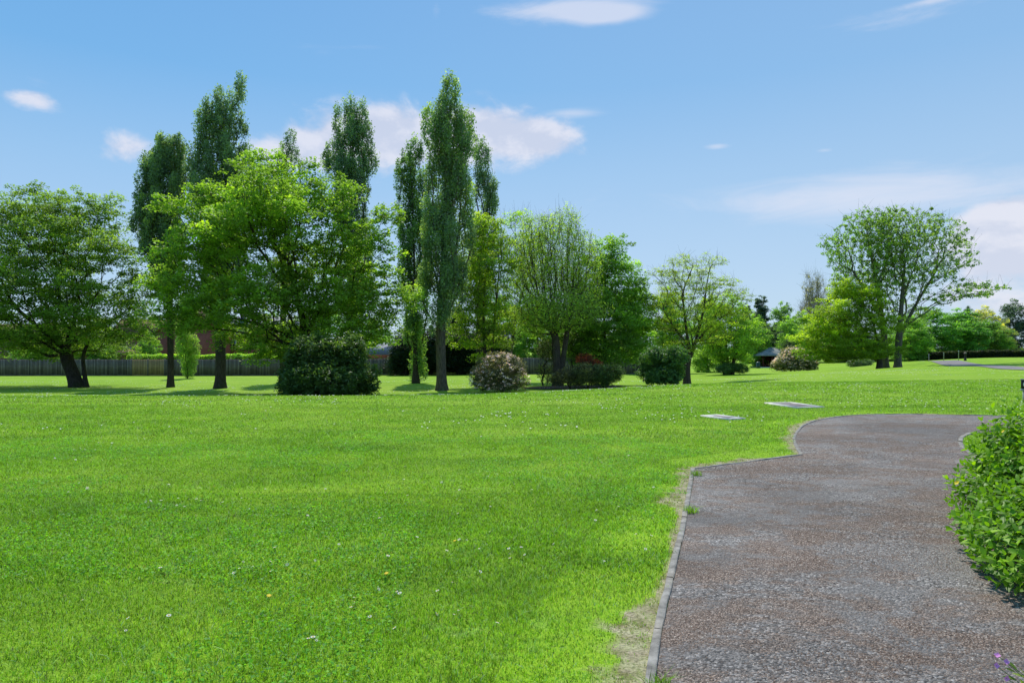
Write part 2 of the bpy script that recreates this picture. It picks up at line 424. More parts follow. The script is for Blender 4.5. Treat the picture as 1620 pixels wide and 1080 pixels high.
def blades(x, y, h, w, two):
    n = len(x); z = np.where(y > 17.9, ground(x, y), 0) if y.max() > 17.9 else np.zeros(n)
    a = R.random(n)*2*np.pi; lean = R.normal(0, 1.1, n)*h; la = R.random(n)*2*np.pi
    wx = np.cos(a)*w/2; wy = np.sin(a)*w/2; lx = np.cos(la)*lean; ly = np.sin(la)*lean
    b0 = np.stack([x-wx, y-wy, z-.003], 1); b1 = np.stack([x+wx, y+wy, z-.003], 1); tp = np.stack([x+lx, y+ly, z+h], 1)
    if two:
        m0 = np.stack([x-wx*.8+lx*.3, y-wy*.8+ly*.3, z+h*.6], 1); m1 = np.stack([x+wx*.8+lx*.3, y+wy*.8+ly*.3, z+h*.6], 1)
        V = np.stack([b0, b1, m0, m1, tp], 1).reshape(-1, 3); i = np.arange(n)*5
        return V, np.stack([i+2, i+3, i+4], 1), np.stack([i, i+1, i+3, i+2], 1)
    V = np.stack([b0, b1, tp], 1).reshape(-1, 3); i = np.arange(n)*3
    return V, np.stack([i, i+1, i+2], 1), None
Vs = []; T = []; Q = []; vt = []; vq = []; base = 0
for d0, d1, dens, h0, w0, two in ((1.0, 4.6, 12500, .022, .0038, True), (4.6, 7.5, 8000, .023, .0055, True), (7.5, 12, 3600, .026, .008, False),
                                   (12, 19, 1300, .03, .012, False), (19, 34, 380, .03, .02, False)):
    x, y = scatter(d0, d1, dens)
    thin = R.random(len(x)) < (.50+.65*vnoise(x, y, .55, 1)) ; x = x[thin]; y = y[thin]
    ok = on_lawn(x, y)
    x = x[ok]; y = y[ok]
    d, w = verge_fac(x, y); near = d < w*1.15; q = d/w; keep = R.random(len(x)) < np.clip(.05+.45*(vnoise(x, y, .08, 7) > .62)+sst(.55, 1.5, q), 0, 1)
    x = x[keep]; y = y[keep]; near = near[keep]
    h = h0*(.55+.9*vnoise(x, y, .3, 2)*vnoise(x, y, .9, 4)*1.5+.25*R.random(len(x)))
    wv = w0*(.7+.7*R.random(len(x)))
    vv = np.clip(R.normal(.45, .26, len(x)), 0, .9); vv[R.random(len(x)) < .02] = 1; vv[near & (R.random(len(x)) < .35)] = 1
    V, t3, q4 = blades(x, y, h, wv, two)
    Vs.append(V); T.append(t3+base); vt.append(vv)
    if q4 is not None: Q.append(q4+base); vq.append(vv)
    base += len(V)
V = np.concatenate(Vs); T = np.concatenate(T); Q = np.concatenate(Q)
g = mesh_np('grass', V, [T, Q], M_BLADE, False, np.concatenate(vt+vq)); tag(g, 'short mown green grass blades over the near lawn', 'grass', kind='stuff')

# tufts spilling over the kerb, coarse
def quad_leaves(C, size, asp, up=.6, v=None, fold=.18, spread_dir=None):
    """diamond leaves at centres C"""
    n = len(C); N = R.normal(0, 1, (n, 3)); N[:, 2] = np.abs(N[:, 2])+up*1.5; N /= np.linalg.norm(N, axis=1)[:, None]
    A = R.normal(0, 1, (n, 3)) if spread_dir is None else spread_dir+R.normal(0, .35, (n, 3))
    A -= N*(A*N).sum(1)[:, None]; A /= np.linalg.norm(A, axis=1)[:, None]+1e-9; B = np.cross(N, A)
    s = size*(.7+.6*R.random(n)); s = s[:, None]
    V = np.stack([C-A*s*.5, C+B*s*asp*.5+N*s*fold-A*s*.05, C+A*s*.5, C-B*s*asp*.5+N*s*fold-A*s*.05], 1).reshape(-1, 3)
    i = np.arange(n)*4; return V, np.stack([i, i+1, i+2, i+3], 1)

# clover patches
x, y = scatter(2.2, 13, 900)
m = (vnoise(x, y, 1.3, 8) > .56) & (vnoise(x, y, .25, 9) > .35) & on_lawn(x, y, .3); x = x[m]; y = y[m]
Vc, Fc = quad_leaves(np.stack([x, y, .018+.02*R.random(len(x))], 1), .019, .9, 1.4)
o = mesh_np('clover', Vc, Fc, M_LEAF, False, R.random(len(x)), color=(.07, .21, .02)); tag(o, 'low clover leaves in patches among the lawn grass', 'clover', kind='stuff')

# ------------------------------------------------------------------ grit stones on the path
def grit():
    x, y = scatter(1.8, 6.5, 3600, .9); x2, y2 = scatter(6.5, 12, 700, .9); sz = np.concatenate([np.full(len(x), .0042), np.full(len(x2), .0068)])
    x = np.concatenate([x, x2]); y = np.concatenate([y, y2]); ok = inside(path_poly, x, y) & (pdist(left_line, x, y) > .01)
    c, s = math.cos(.35), math.sin(.35); u = (x*c+y*s)*.5; w = (-x*s+y*c)*1.25
    f = vnoise(u, w, .8, 11)*.6+vnoise(u, w, .25, 12)*.4; ok &= R.random(len(x)) < .12+1.3*sst(.42, .66, f)
    x = x[ok]; y = y[ok]; sz = sz[ok]*(.5+R.random(ok.sum())*1.0); n = len(x)
    tet = np.array([(1, 0, 0), (-.5, .87, 0), (-.5, -.87, 0), (.1, .1, 1)]); a = R.random(n)*6.28; ca, sa = np.cos(a), np.sin(a)
    sc_ = np.stack([sz*(.7+.8*R.random(n)), sz*(.6+.5*R.random(n)), sz*(.5+.5*R.random(n))], 1)
    P_ = tet[None]*sc_[:, None]; X = P_[..., 0]*ca[:, None]-P_[..., 1]*sa[:, None]+x[:, None]; Y = P_[..., 0]*sa[:, None]+P_[..., 1]*ca[:, None]+y[:, None]
    V = np.stack([X, Y, P_[..., 2]+.0062], -1).reshape(-1, 3); i = np.arange(n)*4
    F_ = np.concatenate([np.stack([i, i+1, i+3], 1), np.stack([i+1, i+2, i+3], 1), np.stack([i+2, i, i+3], 1)])
    vv = np.tile(R.random(n), 3)
    t = NT('grit_stone'); c_ = t.ramp(t.attr(), [(0, (.05, .035, .03)), (.3, (.13, .085, .06)), (.6, (.22, .15, .105)), (.85, (.30, .25, .21)), (1, (.55, .50, .42))])
    return tag(mesh_np('gravel', V, F_, t.done(t.bsdf(c_, .85, .3)), False, vv), 'loose brown grit scattered over the asphalt path', 'gravel', kind='stuff')
grit()

# ------------------------------------------------------------------ trees
def tube_chain(pts, rr, sides, ref=None):
    pts = np.asarray(pts); k = len(pts); t = np.gradient(pts, axis=0); t /= np.linalg.norm(t, axis=1)[:, None]+1e-9
    m = np.abs(t.mean(0)); ref = np.eye(3)[int(np.argmin(m))]
    a = np.cross(t, ref); a /= np.linalg.norm(a, axis=1)[:, None]+1e-9; b = np.cross(t, a)
    an = np.arange(sides)*2*np.pi/sides
    V = pts[:, None]+(a[:, None]*np.cos(an)[None, :, None]+b[:, None]*np.sin(an)[None, :, None])*np.asarray(rr)[:, None, None]
    i = np.arange(k-1)[:, None]*sides; j = np.arange(sides)[None]; j2 = (j+1) % sides
    return V.reshape(-1, 3), np.stack([i+j, i+j2, i+sides+j2, i+sides+j], -1).reshape(-1, 4)

def skeleton(stems, targets, trunk_r, zmin, bf=.35, zs=1.0, down=1.2, r_tip=.006, pw=.62, jit=.06, seglen=.55, curve=.3):
    """stems: list of polylines in metres (stem 0 is the trunk); targets (N,3). returns nodes, parents, radii"""
    nodes = []; par = []; plen = []; okn = []; dirs = []; fixed = []
    for si, st in enumerate(stems):
        fx = 0
        if isinstance(st, tuple): st, fx = st
        st = catmull(st, 6) if len(st) > 2 else np.linspace(st[0], st[1], 8)
        prev = -1
        if si and not fx and st[0][2] > .1: prev = int(np.argmin([np.linalg.norm(q-st[0]) for q in nodes])); st = st[1:]
        for q, p in enumerate(st):
            if prev >= 0 and np.linalg.norm(p-nodes[prev]) < .15: continue
            d = np.array([0, 0, 1.]) if prev < 0 else (p-nodes[prev])/(np.linalg.norm(p-nodes[prev])+1e-9)
            nodes.append(np.array(p, float)); par.append(prev); plen.append(0 if prev < 0 else plen[prev]+np.linalg.norm(p-nodes[prev]))
            okn.append(p[2] > zmin and not fx); fixed.append(fx); dirs.append(d); prev = len(nodes)-1
    S = np.array([1, 1, zs]); n = len(targets); best = np.full(n, 1e9); bi = np.zeros(n, int); done = np.zeros(n, bool)
    if not any(okn): okn[-1] = True
    def upd(idx):
        for k in idx:
            if not okn[k]: continue
            D = (targets-nodes[k]); c = np.sqrt(((D*S)**2).sum(1))+bf*plen[k]+down*np.maximum(0, -D[:, 2])
            m = (c < best) & ~done; best[m] = c[m]; bi[m] = k
    upd(range(len(nodes)))
    tipnodes = np.full(n, -1)
    for _ in range(n):
        c = np.where(done, 1e18, best); i = int(np.argmin(c)); done[i] = True; k = bi[i]
        a = nodes[k]; b = targets[i]; L = np.linalg.norm(b-a); m = max(1, int(L/seglen)); new = []
        ctrl = a+dirs[k]*L*curve+np.array([0, 0, .08*L]); prev = k
        for s in range(1, m+1):
            t = s/m; p = (1-t)**2*a+2*t*(1-t)*ctrl+t*t*b if m > 1 else b
            if s < m: p = p+R.normal(0, jit, 3)*min(1, L)
            nodes.append(p); par.append(prev); dv = p-nodes[prev]; ln = np.linalg.norm(dv)+1e-9
            plen.append(plen[prev]+ln); okn.append(True); dirs.append(dv/ln); prev = len(nodes)-1; new.append(prev)
        tipnodes[i] = prev; upd(new)
    N = len(nodes); cnt = np.zeros(N); cnt[tipnodes[tipnodes >= 0]] = 1
    for i in range(N-1, -1, -1):
        if par[i] >= 0: cnt[par[i]] += cnt[i]
    cnt = np.maximum(cnt, 1); mx = cnt.max()
    r = r_tip+(trunk_r-r_tip)*(cnt/mx)**pw
    for q, fx in enumerate(fixed):
        if fx: r[q] = fx*(1-.35*min(1, nodes[q][2]/4))
    return np.array(nodes), np.array(par), r, np.array(plen)

def branch_mesh(nodes, par, r, plen, base_z, twigs=None, minr=0):
    N = len(nodes); kids = [[] for _ in range(N)]
    for i, p in enumerate(par):
        if p >= 0: kids[p].append(i)
    r = r*(1+.55*np.exp(-np.maximum(nodes[:, 2]-base_z, 0)/.35)*(r > .06))
    starts = [i for i in range(N) if par[i] < 0]; Vs = []; Fs = []; b = 0
    while starts:
        s = starts.pop(); ch = [s]; start_par = par[s]
        c = s
        while kids[c]:
            ks = sorted(kids[c], key=lambda q: -r[q]); starts += ks[1:]; c = ks[0]; ch.append(c)
        pts = nodes[ch]; rr = r[ch].copy()
        if start_par >= 0:
            pts = np.vstack([nodes[start_par], pts]); rr = np.concatenate([[min(rr[0]*1.15, r[start_par])], rr])
        if len(pts) < 2 or rr.max() < minr: continue
        rr[-1] *= .5; sd = 9 if rr.max() > .1 else 5 if rr.max() > .03 else 3
        V, Fq = tube_chain(pts, rr, sd); Vs.append(V); Fs.append(Fq+b); b += len(V)
    if twigs is not None and len(twigs[0]):
        A, B, tr = twigs; d = B-A; n = len(A); u = np.cross(d, R.normal(0, 1, (n, 3))); u /= np.linalg.norm(u, axis=1)[:, None]+1e-9
        w = np.cross(d, u); w /= np.linalg.norm(w, axis=1)[:, None]+1e-9
        ring = [A+u*tr, A+(-.5*u+.87*w)*tr, A+(-.5*u-.87*w)*tr, B+u*tr*.4, B+(-.5*u+.87*w)*tr*.4, B+(-.5*u-.87*w)*tr*.4]
        V = np.stack(ring, 1).reshape(-1, 3); i = np.arange(n)*6
        Fq = np.concatenate([np.stack([i, i+1, i+4, i+3], 1), np.stack([i+1, i+2, i+5, i+4], 1), np.stack([i+2, i, i+3, i+5], 1)])
        Vs.append(V); Fs.append(Fq+b)
    return np.concatenate(Vs), np.concatenate(Fs)

def sample_lobes(L, n, mind, shell=.25, wob=.16, pad=None):
    if pad:
        K, Rp, fz, sep = pad; pc, pb = sample_lobes(L, K, Rp*sep, shell, wob); La = np.asarray(L, float); tops = La[:, :3]+np.array([0, 0, .35])*La[:, 5:6]; pc = np.vstack([pc, La[:, :3], tops]); pb = np.concatenate([pb, La[:, 6], La[:, 6]]); k = R.integers(0, len(pc), n*7); m = len(k)
        D = R.normal(0, 1, (m, 3)); D /= np.linalg.norm(D, axis=1)[:, None]; pr = Rp*(.6+.7*R.random(len(pc))); off = D*(R.random(m)**.42*pr[k])[:, None]; off[:, 2] = off[:, 2]*fz-(.22*(off[:, 0]**2+off[:, 1]**2)/Rp if fz < 1 else 0)
        pj = R.normal(0, .13, len(pc)); acc = np.empty((n, 3)); ab = np.empty(n); q = 0
        for kk, o in zip(k, off):
            c = pc[kk]+o
            if q and (((acc[:q]-c)**2).sum(1) < mind*mind).any(): continue
            acc[q] = c; ab[q] = pb[kk]+pj[kk]+.12*o[2]/(Rp*fz); q += 1  # pad tops tinted brighter, undersides darker: top light put into the leaf colour
            if q == n: break
        return acc[:q], ab[:q]
    """L rows: cx,cy,cz,rx,ry,rz,bias -> well spread points in the union of ellipsoids"""
    L = np.asarray(L, float); w = (L[:, 3]*L[:, 4]*L[:, 5])**.8; w /= w.sum(); m = n*14
    idx = R.choice(len(L), m, p=w); D = R.normal(0, 1, (m, 3)); D /= np.linalg.norm(D, axis=1)[:, None]
    ph = R.random((6, 3))*6; wb = sum(np.sin(D@(R.normal(0, 3.2, 3))+q[0]+idx*1.7) for q in ph)/6**.5
    u = R.random(m)**shell*(1+wob*wb); C = L[idx, :3]+D*L[idx, 3:6]*u[:, None]; bias = L[idx, 6]
    acc = np.empty((n, 3)); ab = np.empty(n); k = 0
    for c, b in zip(C, bias):
        if k and (((acc[:k]-c)**2).sum(1) < mind*mind).any(): continue
        acc[k] = c; ab[k] = b; k += 1
        if k == n: break
    return acc[:k], ab[:k]

def leaves_for(targets, bias, per, cr, flat, size, asp, up, droop=0, vert=None, sun=None):
    n = len(targets); rep = R.poisson(per*(.5+R.random(n)), n); idx = np.repeat(np.arange(n), rep); m = len(idx)
    crs = cr*(.65+.7*R.random(n))
    G = R.normal(0, 1, (m, 3)); G /= np.linalg.norm(G, axis=1)[:, None]; rad_ = R.random(m)**.45
    off = G*rad_[:, None]*crs[idx][:, None]; off[:, 2] *= flat
    off[:, 2] -= droop*(np.hypot(off[:, 0], off[:, 1])**2)/cr
    C = targets[idx]+off
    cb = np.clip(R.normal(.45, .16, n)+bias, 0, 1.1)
    v = np.clip(cb[idx]+R.normal(0, .13, m)+.18*(off[:, 2]/(cr*flat+1e-6)), 0, 1.15)  # tint rises with height in the clump, painting lit tops and shaded undersides
    sd = None
    if vert: sd = np.tile(np.array([0, 0, vert]), (m, 1))
    V, Fq = quad_leaves(C, size, asp, up, spread_dir=sd)
    return V, Fq, v

def plant(name, label, cat, base, d, lobes, trunk=None, stems=None, n=400, mind=.45, per=60, cr=.45, flat=.6, size=.13, asp=.75, up=.6,
          trunk_r=.22, color=(.06, .13, .02), bark=(.10, .08, .06), depth=.85, group=None, bf=.35, zs=1., down=1.2, droop=.0, twig=0, twl=.6, twr=.006,
          shell=.25, wob=.16, zmin=None, vert=None, curve=.3, jit=.06, parts=('trunk', 'crown'), mat=None, blossom=None, pw=.62, minr=0, seglen=.55, dshift=0, pad=None):
    bx = (base-CX)/F*d; bz = gz(bx, d); O = np.array([bx, d, bz])
    L = []
    for l in lobes:
        cx, cy, rx, ry = l[:4]; bias = l[4] if len(l) > 4 else 0; dy = (l[5] if len(l) > 5 else R.uniform(-.35, .35)*rx/F*d*2)
        c = P(cx, cy, d); c[1] += dy+dshift; L.append([*(c-O), rx/F*d, rx/F*d*depth, ry/F*d, bias])
    T_, b = sample_lobes(L, n, mind, shell, wob, pad); k = T_[:, 2] > .15; T_ = T_[k]; b = b[k]
    st = []
    for s in ([trunk] if trunk else [])+(stems or []):
        pts = []; fx = 0
        if isinstance(s, tuple): s, fx = s
        for i, q in enumerate(s):
            p = P(q[0], q[1], d)-O; p[1] += (q[2] if len(q) > 2 else 0)
            if i == 0 and p[2] < .9: p[2] = -.15
            pts.append(p)
        st.append((np.array(pts), fx) if fx else np.array(pts))
    if not st: st = [np.array([[0, 0, -.15], [0, 0, .5]])]
    zl = min(l[2]-l[5] for l in L) if zmin is None else zmin
    nodes, par, r, pl = skeleton(st, T_, trunk_r, max(zl, .1), bf, zs, down, jit=jit, curve=curve, pw=pw, seglen=seglen)
    tw = None
    if twig:
        i = np.repeat(np.arange(len(T_)), twig); A = T_[i]+R.normal(0, .05, (len(i), 3)); D = R.normal(0, 1, (len(i), 3)); D[:, 2] = np.abs(D[:, 2])*1.3+.3
        D /= np.linalg.norm(D, axis=1)[:, None]; tw = (A-D*twl*.3, A+D*twl*(.5+R.random(len(i)))[:, None], twr)
    V, Fq = branch_mesh(nodes, par, r, pl, 0, tw, minr)
    root = empty(name, O, label, cat, group)
    mesh_np(parts[0], V, Fq, M_BARK, True, parent=root, color=bark)
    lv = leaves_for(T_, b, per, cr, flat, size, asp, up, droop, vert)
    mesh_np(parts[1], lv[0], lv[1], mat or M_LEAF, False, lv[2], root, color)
    if blossom:
        nb, bs, bc, bsz = blossom; rr = T_/np.maximum(np.linalg.norm(T_, axis=1)[:, None], .1)
        # flower heads sit on the outside of the bush
        out = sample_lobes([[*l[:3], l[3]*1.02, l[4]*1.02, l[5]*1.04, 0] for l in L], nb, bs, .02, .05)[0]; out = out[out[:, 2] > .1]
        i = np.repeat(np.arange(len(out)), 16); C = out[i]+R.normal(0, bsz, (len(i), 3))*np.array([1, 1, .5])
        Vb, Fb = quad_leaves(C, bsz*1.0, .9, .8)
        f = mesh_np('blossoms', Vb, Fb, M_BLOS, False, R.random(len(i)), root, bc); f['kind'] = 'stuff'
    return root

POP = dict(n=420, mind=.26, per=44, cr=.29, flat=1.5, size=.115, asp=.85, up=.1, bf=.25, zs=.42, down=2.5, shell=.5, wob=.2, depth=.95, pad=(135, .30, 3.4, .95),
           color=(.093, .162, .095), bark=(.06, .05, .04), curve=.2, jit=.04)
def pop(K=135, **k):
    q = dict(POP); q['pad'] = (int(K*1.1), .26, 3.6, .9); q.update(k); return q

# --- big spreading tree at the far left
plant('broadleaf_tree', 'broad dark green tree with a leaning double trunk at the far left', 'tree', 122, 48,
      [(60,338,66,44),(140,338,46,42),(0,345,60,40),(200,400,44,44),(235,470,30,30),(95,365,95,62),(30,400,95,75),(165,420,75,62),(110,470,125,60),(20,480,110,60),(215,465,45,50),(215,510,50,35),(140,350,50,38),(60,335,48,30),
       (-90,430,110,110),(60,545,90,16),(180,550,40,12),(60,528,100,26),(200,532,50,14),(150,500,90,40),(-30,530,90,30)],
      trunk=[(124,609),(113,585),(106,565),(108,540),(118,505)], stems=[([(137,609),(133,585),(132,562),(142,535)], .15),[(113,560),(75,530),(40,500)],[(108,548),(150,520),(190,500)]],
      n=3700, mind=.33, per=35, cr=.48, flat=.5, size=.15, up=.7, trunk_r=.42, pad=(430, 1.1, .45, .58), color=(.105, .19, .035), bark=(.05, .042, .036), bf=.5, down=.8, depth=.75, pw=.62, droop=.15)
# --- poplars
plant('poplar_tree', 'shorter dark poplar with a slim straight trunk, leftmost of the poplars', 'poplar', 270, 48,
      [(272,242,22,24),(250,255,18,22),(238,290,19,38),(285,285,20,38),(262,310,30,50),(245,350,24,45),(278,360,26,50),(262,400,30,50),(272,440,24,40)],
      trunk=[(270,611),(270,560),(269,500),(267,400),(266,300)], **pop(K=160, n=950, trunk_r=.21, per=66))
plant('poplar_tree', 'tallest poplar of the left group with a pointed top leaning right', 'poplar', 348, 46,
      [(381,142,8,18),(372,162,14,24),(355,182,22,26),(335,190,16,22),(360,195,30,42),(330,205,24,32),(318,250,18,32),(355,250,38,45),(340,310,38,50),(370,320,32,50),(350,390,42,60),(350,460,30,40)],
      trunk=[(348,613),(349,570),(347,500),(347,400),(355,300),(362,220)], **pop(K=240, n=1500, trunk_r=.33, color=(.09, .158, .095)))
plant('poplar_tree', 'poplar whose pointed tip alone shows above the big maple', 'poplar', 447, 56,
      [(458,222,8,18),(456,255,17,30),(452,310,24,50),(450,380,28,60),(448,450,26,50)],
      trunk=[(447,606),(447,560),(449,450),(454,300)], **pop(n=420, trunk_r=.24, color=(.09, .158, .095)))
plant('poplar_tree', 'slim twin topped poplar standing behind the right side of the maple', 'poplar', 553, 50,
      [(555,175,11,24),(574,190,9,22),(532,195,8,28),(562,215,20,36),(537,240,14,38),(580,250,14,36),(518,255,6,18),(556,280,30,42),(560,340,32,50),(570,400,30,46),(556,460,30,46)],
      trunk=[(553,606),(553,560),(554,450),(556,330),(558,230)], **pop(K=190, n=1250, trunk_r=.25, color=(.09, .16, .098)))
plant('poplar_tree', 'slender poplar with leafy shoots round its foot, left of the tallest central poplar', 'poplar', 658, 52,
      [(655,248,10,20),(638,262,8,24),(648,290,20,36),(640,340,18,42),(662,340,16,40,.1),(672,300,8,26,.25),(668,370,16,42,.22),(645,400,20,42),(668,440,18,40,.2),(648,460,22,40),(655,510,20,30,.1),
       (655,585,10,18,.35),(667,575,8,22,.35),(662,555,10,16,.3)],
      trunk=[(658,604),(657,560),(656,500),(655,400),(652,300)], **pop(n=950, trunk_r=.24, zmin=.4, color=(.075, .15, .06)))
plant('poplar_tree', 'tallest central poplar with a pale straight trunk beside the flowering bush', 'poplar', 698, 40,
      [(705,150,5,16),(718,160,5,14),(706,170,9,18),(720,178,8,16),(700,183,13,20),(712,185,24,30),(728,210,18,36),(695,215,20,36),(706,250,26,42),(684,270,12,38),(730,275,14,46),(704,320,26,50),(733,340,14,50,.12),(682,360,14,48),
       (712,400,26,50),(690,440,22,46),(726,440,16,46,.1),(700,490,20,34)],
      trunk=[(699,621),(698,580),(697,520),(700,420),(705,300),(706,200)], **pop(n=1350, trunk_r=.29, mind=.26, per=56, size=.105, bark=(.12, .10, .08), color=(.108, .185, .095)))
plant('poplar_tree', 'dark poplar half hidden on the right of the tallest central poplar', 'poplar', 757, 56,
      [(757,238,9,17),(768,250,10,22),(764,285,20,32),(778,310,12,32),(768,350,22,42),(760,410,26,46),(765,470,22,40)],
      trunk=[(757,600),(758,560),(760,450),(762,320)], **pop(n=620, trunk_r=.25, color=(.085, .152, .098)))
# --- big maple
plant('maple_tree', 'large bright green maple spreading over the big dark laurel bush', 'maple', 480, 37,
      [(430,290,60,50),(375,308,50,48),(330,320,52,42),(285,330,30,30),(495,300,45,45),(525,340,42,48),(430,350,90,50),(350,390,80,50),(285,400,38,48),(500,410,80,55,-.05),(575,385,34,45),
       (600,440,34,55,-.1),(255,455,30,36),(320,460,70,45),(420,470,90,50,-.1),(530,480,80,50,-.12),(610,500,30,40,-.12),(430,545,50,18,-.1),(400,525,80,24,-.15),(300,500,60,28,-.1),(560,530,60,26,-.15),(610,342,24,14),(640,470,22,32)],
      trunk=[(481,640),(482,560),(480,515),(470,470),(455,410)], stems=[[(482,530),(505,490),(520,440,.5),(530,390,1)],[(480,540),(440,525),(400,510),(350,500)],[(484,520),(540,478),(590,470)]],
      n=3300, mind=.3, per=34, cr=.4, flat=.5, size=.13, asp=.95, up=.75, trunk_r=.36, pad=(330, .95, .5, .72), color=(.13, .235, .035), bark=(.05, .042, .035), bf=.45, down=.7, depth=.8, pw=.62, droop=.25, shell=.4, wob=.3)
# --- light green tree under the central poplars
plant('locust_tree', 'slender lime green tree just right of the central poplars', 'tree', 768, 43,
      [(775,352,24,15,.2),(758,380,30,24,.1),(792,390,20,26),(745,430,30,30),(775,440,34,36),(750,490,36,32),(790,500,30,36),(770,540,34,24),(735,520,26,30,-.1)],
      trunk=[(768,612),(767,560),(765,500),(768,430)], stems=[[(775,612),(778,560),(785,480),(790,420)]],
      n=620, mind=.3, per=38, cr=.38, flat=.5, size=.12, up=.8, trunk_r=.11, pad=(70, .8, .45, .8), color=(.135, .23, .026), bark=(.07, .055, .045), droop=.15, twig=2)
# --- twiggy ash and leaning neighbour
plant('ash_tree', 'twiggy rounded tree with sparse new leaves rising from the shrub bed', 'tree', 881, 43,
      [(885,370,38,36),(850,390,38,40),(915,400,30,42),(880,430,60,45),(835,440,30,40),(925,450,26,40),(880,490,60,34),(850,500,40,30)],
      trunk=[(882,609),(881,570),(878,520),(876,475)], stems=[[(885,590),(895,540),(905,480),(905,430)],[(879,540),(860,490),(845,440)]],
      n=950, mind=.36, per=34, cr=.5, flat=.8, size=.10, up=.4, trunk_r=.26, color=(.17, .28, .05), bark=(.09, .075, .06), twig=3, twl=.7, twr=.006, bf=.55, zs=.7, down=2, shell=.45, depth=.9)
plant('leaning_tree', 'thin tree leaning right behind the white flowering bush, half in leaf', 'tree', 815, 52,
      [(820,350,26,14,.1),(835,390,28,24),(800,400,22,30),(825,440,34,36),(800,480,34,34),(840,500,32,34)],
      trunk=[(806,602),(810,540),(822,480),(845,400)], n=420, mind=.42, per=28, cr=.5, flat=.5, size=.13, trunk_r=.13, color=(.16, .29, .04), bark=(.10, .085, .07), twig=3, twl=.7, twr=.006)
plant('lime_tree', 'dense mid green tree standing behind the low dark shrubs of the bed', 'tree', 957, 46,
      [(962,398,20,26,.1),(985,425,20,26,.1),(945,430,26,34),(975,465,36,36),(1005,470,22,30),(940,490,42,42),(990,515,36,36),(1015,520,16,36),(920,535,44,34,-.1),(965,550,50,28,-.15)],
      trunk=[(957,605),(957,560),(956,500),(958,440)], n=1250, mind=.3, per=44, cr=.4, flat=.55, size=.135, up=.7, trunk_r=.19, pad=(110, .95, .55, .8), color=(.12, .235, .042), bark=(.06, .05, .04), droop=.15)
# --- locust in front of the round dark bush
plant('locust_tree', 'open crowned yellow green tree beside the round dark bush', 'tree', 1088, 45,
      [(1078,412,22,12,.1),(1122,415,20,12,.1),(1055,435,22,14),(1100,432,34,18),(1145,445,26,14),(1165,470,14,14),(1058,465,26,18),(1108,468,40,22),(1150,495,30,16),(1045,505,24,22,.1),(1085,500,34,22),(1130,525,34,20,.1),(1060,540,30,18),(1040,480,18,20)],
      trunk=[(1087,612),(1087,580),(1090,555),(1085,515),(1080,470)], stems=[[(1090,570),(1100,540),(1112,495),(1118,450)],[(1088,545),(1065,515),(1050,490)],[(1098,545),(1125,515),(1160,490)]],
      n=640, mind=.3, per=30, cr=.42, flat=.32, size=.115, asp=.55, up=1.2, trunk_r=.22, pad=(75, .9, .28, .85), color=(.17, .26, .032), bark=(.075, .06, .05), bf=.5, droop=.1, twig=2, twl=.5, depth=.9)
plant('small_tree', 'lime green tree with several stems rising from a low shrub ring', 'tree', 1153, 72,
      [(1150,485,30,18),(1175,505,24,24),(1130,520,32,28),(1160,535,40,26),(1150,560,36,14)],
      trunk=[(1152,590),(1151,570),(1148,540)], stems=[[(1158,590),(1162,565),(1170,535)],[(1147,590),(1142,565),(1132,540)]],
      n=520, mind=.5, per=42, cr=.6, flat=.5, size=.17, trunk_r=.18, pad=(50, 1.0, .5, .8), color=(.135, .25, .03), bark=(.08, .065, .05), droop=.1)
# --- pair on the right
plant('plane_tree', 'tall open crowned tree with small dark leaf clusters, right of the pair on the rise', 'tree', 1420, 74,
      [(1430,355,40,26),(1475,352,32,24),(1500,385,32,28),(1450,395,48,36),(1410,385,40,36),(1530,400,14,22),(1480,430,50,30),(1430,440,40,34),(1525,455,34,12),(1490,470,34,12),(1395,440,30,34),(1550,458,12,8),(1440,490,34,20),(1410,500,20,26)],
      trunk=[(1420,584),(1421,550),(1424,510),(1428,460),(1432,410)], stems=[[(1424,530),(1450,480),(1480,430)],[(1426,500),(1470,470),(1520,458)]],
      n=1000, mind=.62, per=20, cr=.34, flat=.8, size=.18, asp=.9, up=.3, trunk_r=.36, color=(.12, .21, .05), bark=(.13, .115, .095), bf=.5, pw=.58, shell=.55, wob=.45, depth=.85, twig=1, twl=1.0, twr=.012)
plant('plane_tree', 'tall thinly leaved tree, left of the pair on the rise', 'tree', 1400, 76,
      [(1355,355,24,18),(1335,385,26,22),(1380,355,36,24),(1360,400,44,34),(1320,405,16,14),(1395,400,34,36),(1370,440,44,30)],
      trunk=[(1401,585),(1400,550),(1395,500),(1385,440),(1375,390)], stems=[[(1397,510),(1375,470),(1350,430)]],
      n=560, mind=.62, per=20, cr=.34, flat=.8, size=.18, asp=.9, up=.3, trunk_r=.32, color=(.12, .23, .04), bark=(.13, .115, .095), bf=.5, pw=.58, wob=.4, shell=.55, depth=.85, twig=1, twl=1.0, twr=.012)
plant('lime_tree', 'low lime green tree spreading left in front of the tall pair', 'tree', 1391, 72,
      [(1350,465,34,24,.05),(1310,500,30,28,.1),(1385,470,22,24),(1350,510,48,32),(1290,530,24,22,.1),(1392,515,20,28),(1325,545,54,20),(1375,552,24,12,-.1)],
      trunk=[(1391,587),(1391,560),(1385,525),(1375,495)], stems=[[(1389,560),(1350,530),(1310,515)]],
      n=1150, mind=.42, per=40, cr=.52, flat=.5, size=.19, up=.9, trunk_r=.28, pad=(90, 1.5, .4, .8), color=(.155, .25, .028), bark=(.08, .07, .055), bf=.5, droop=.12, shell=.3)

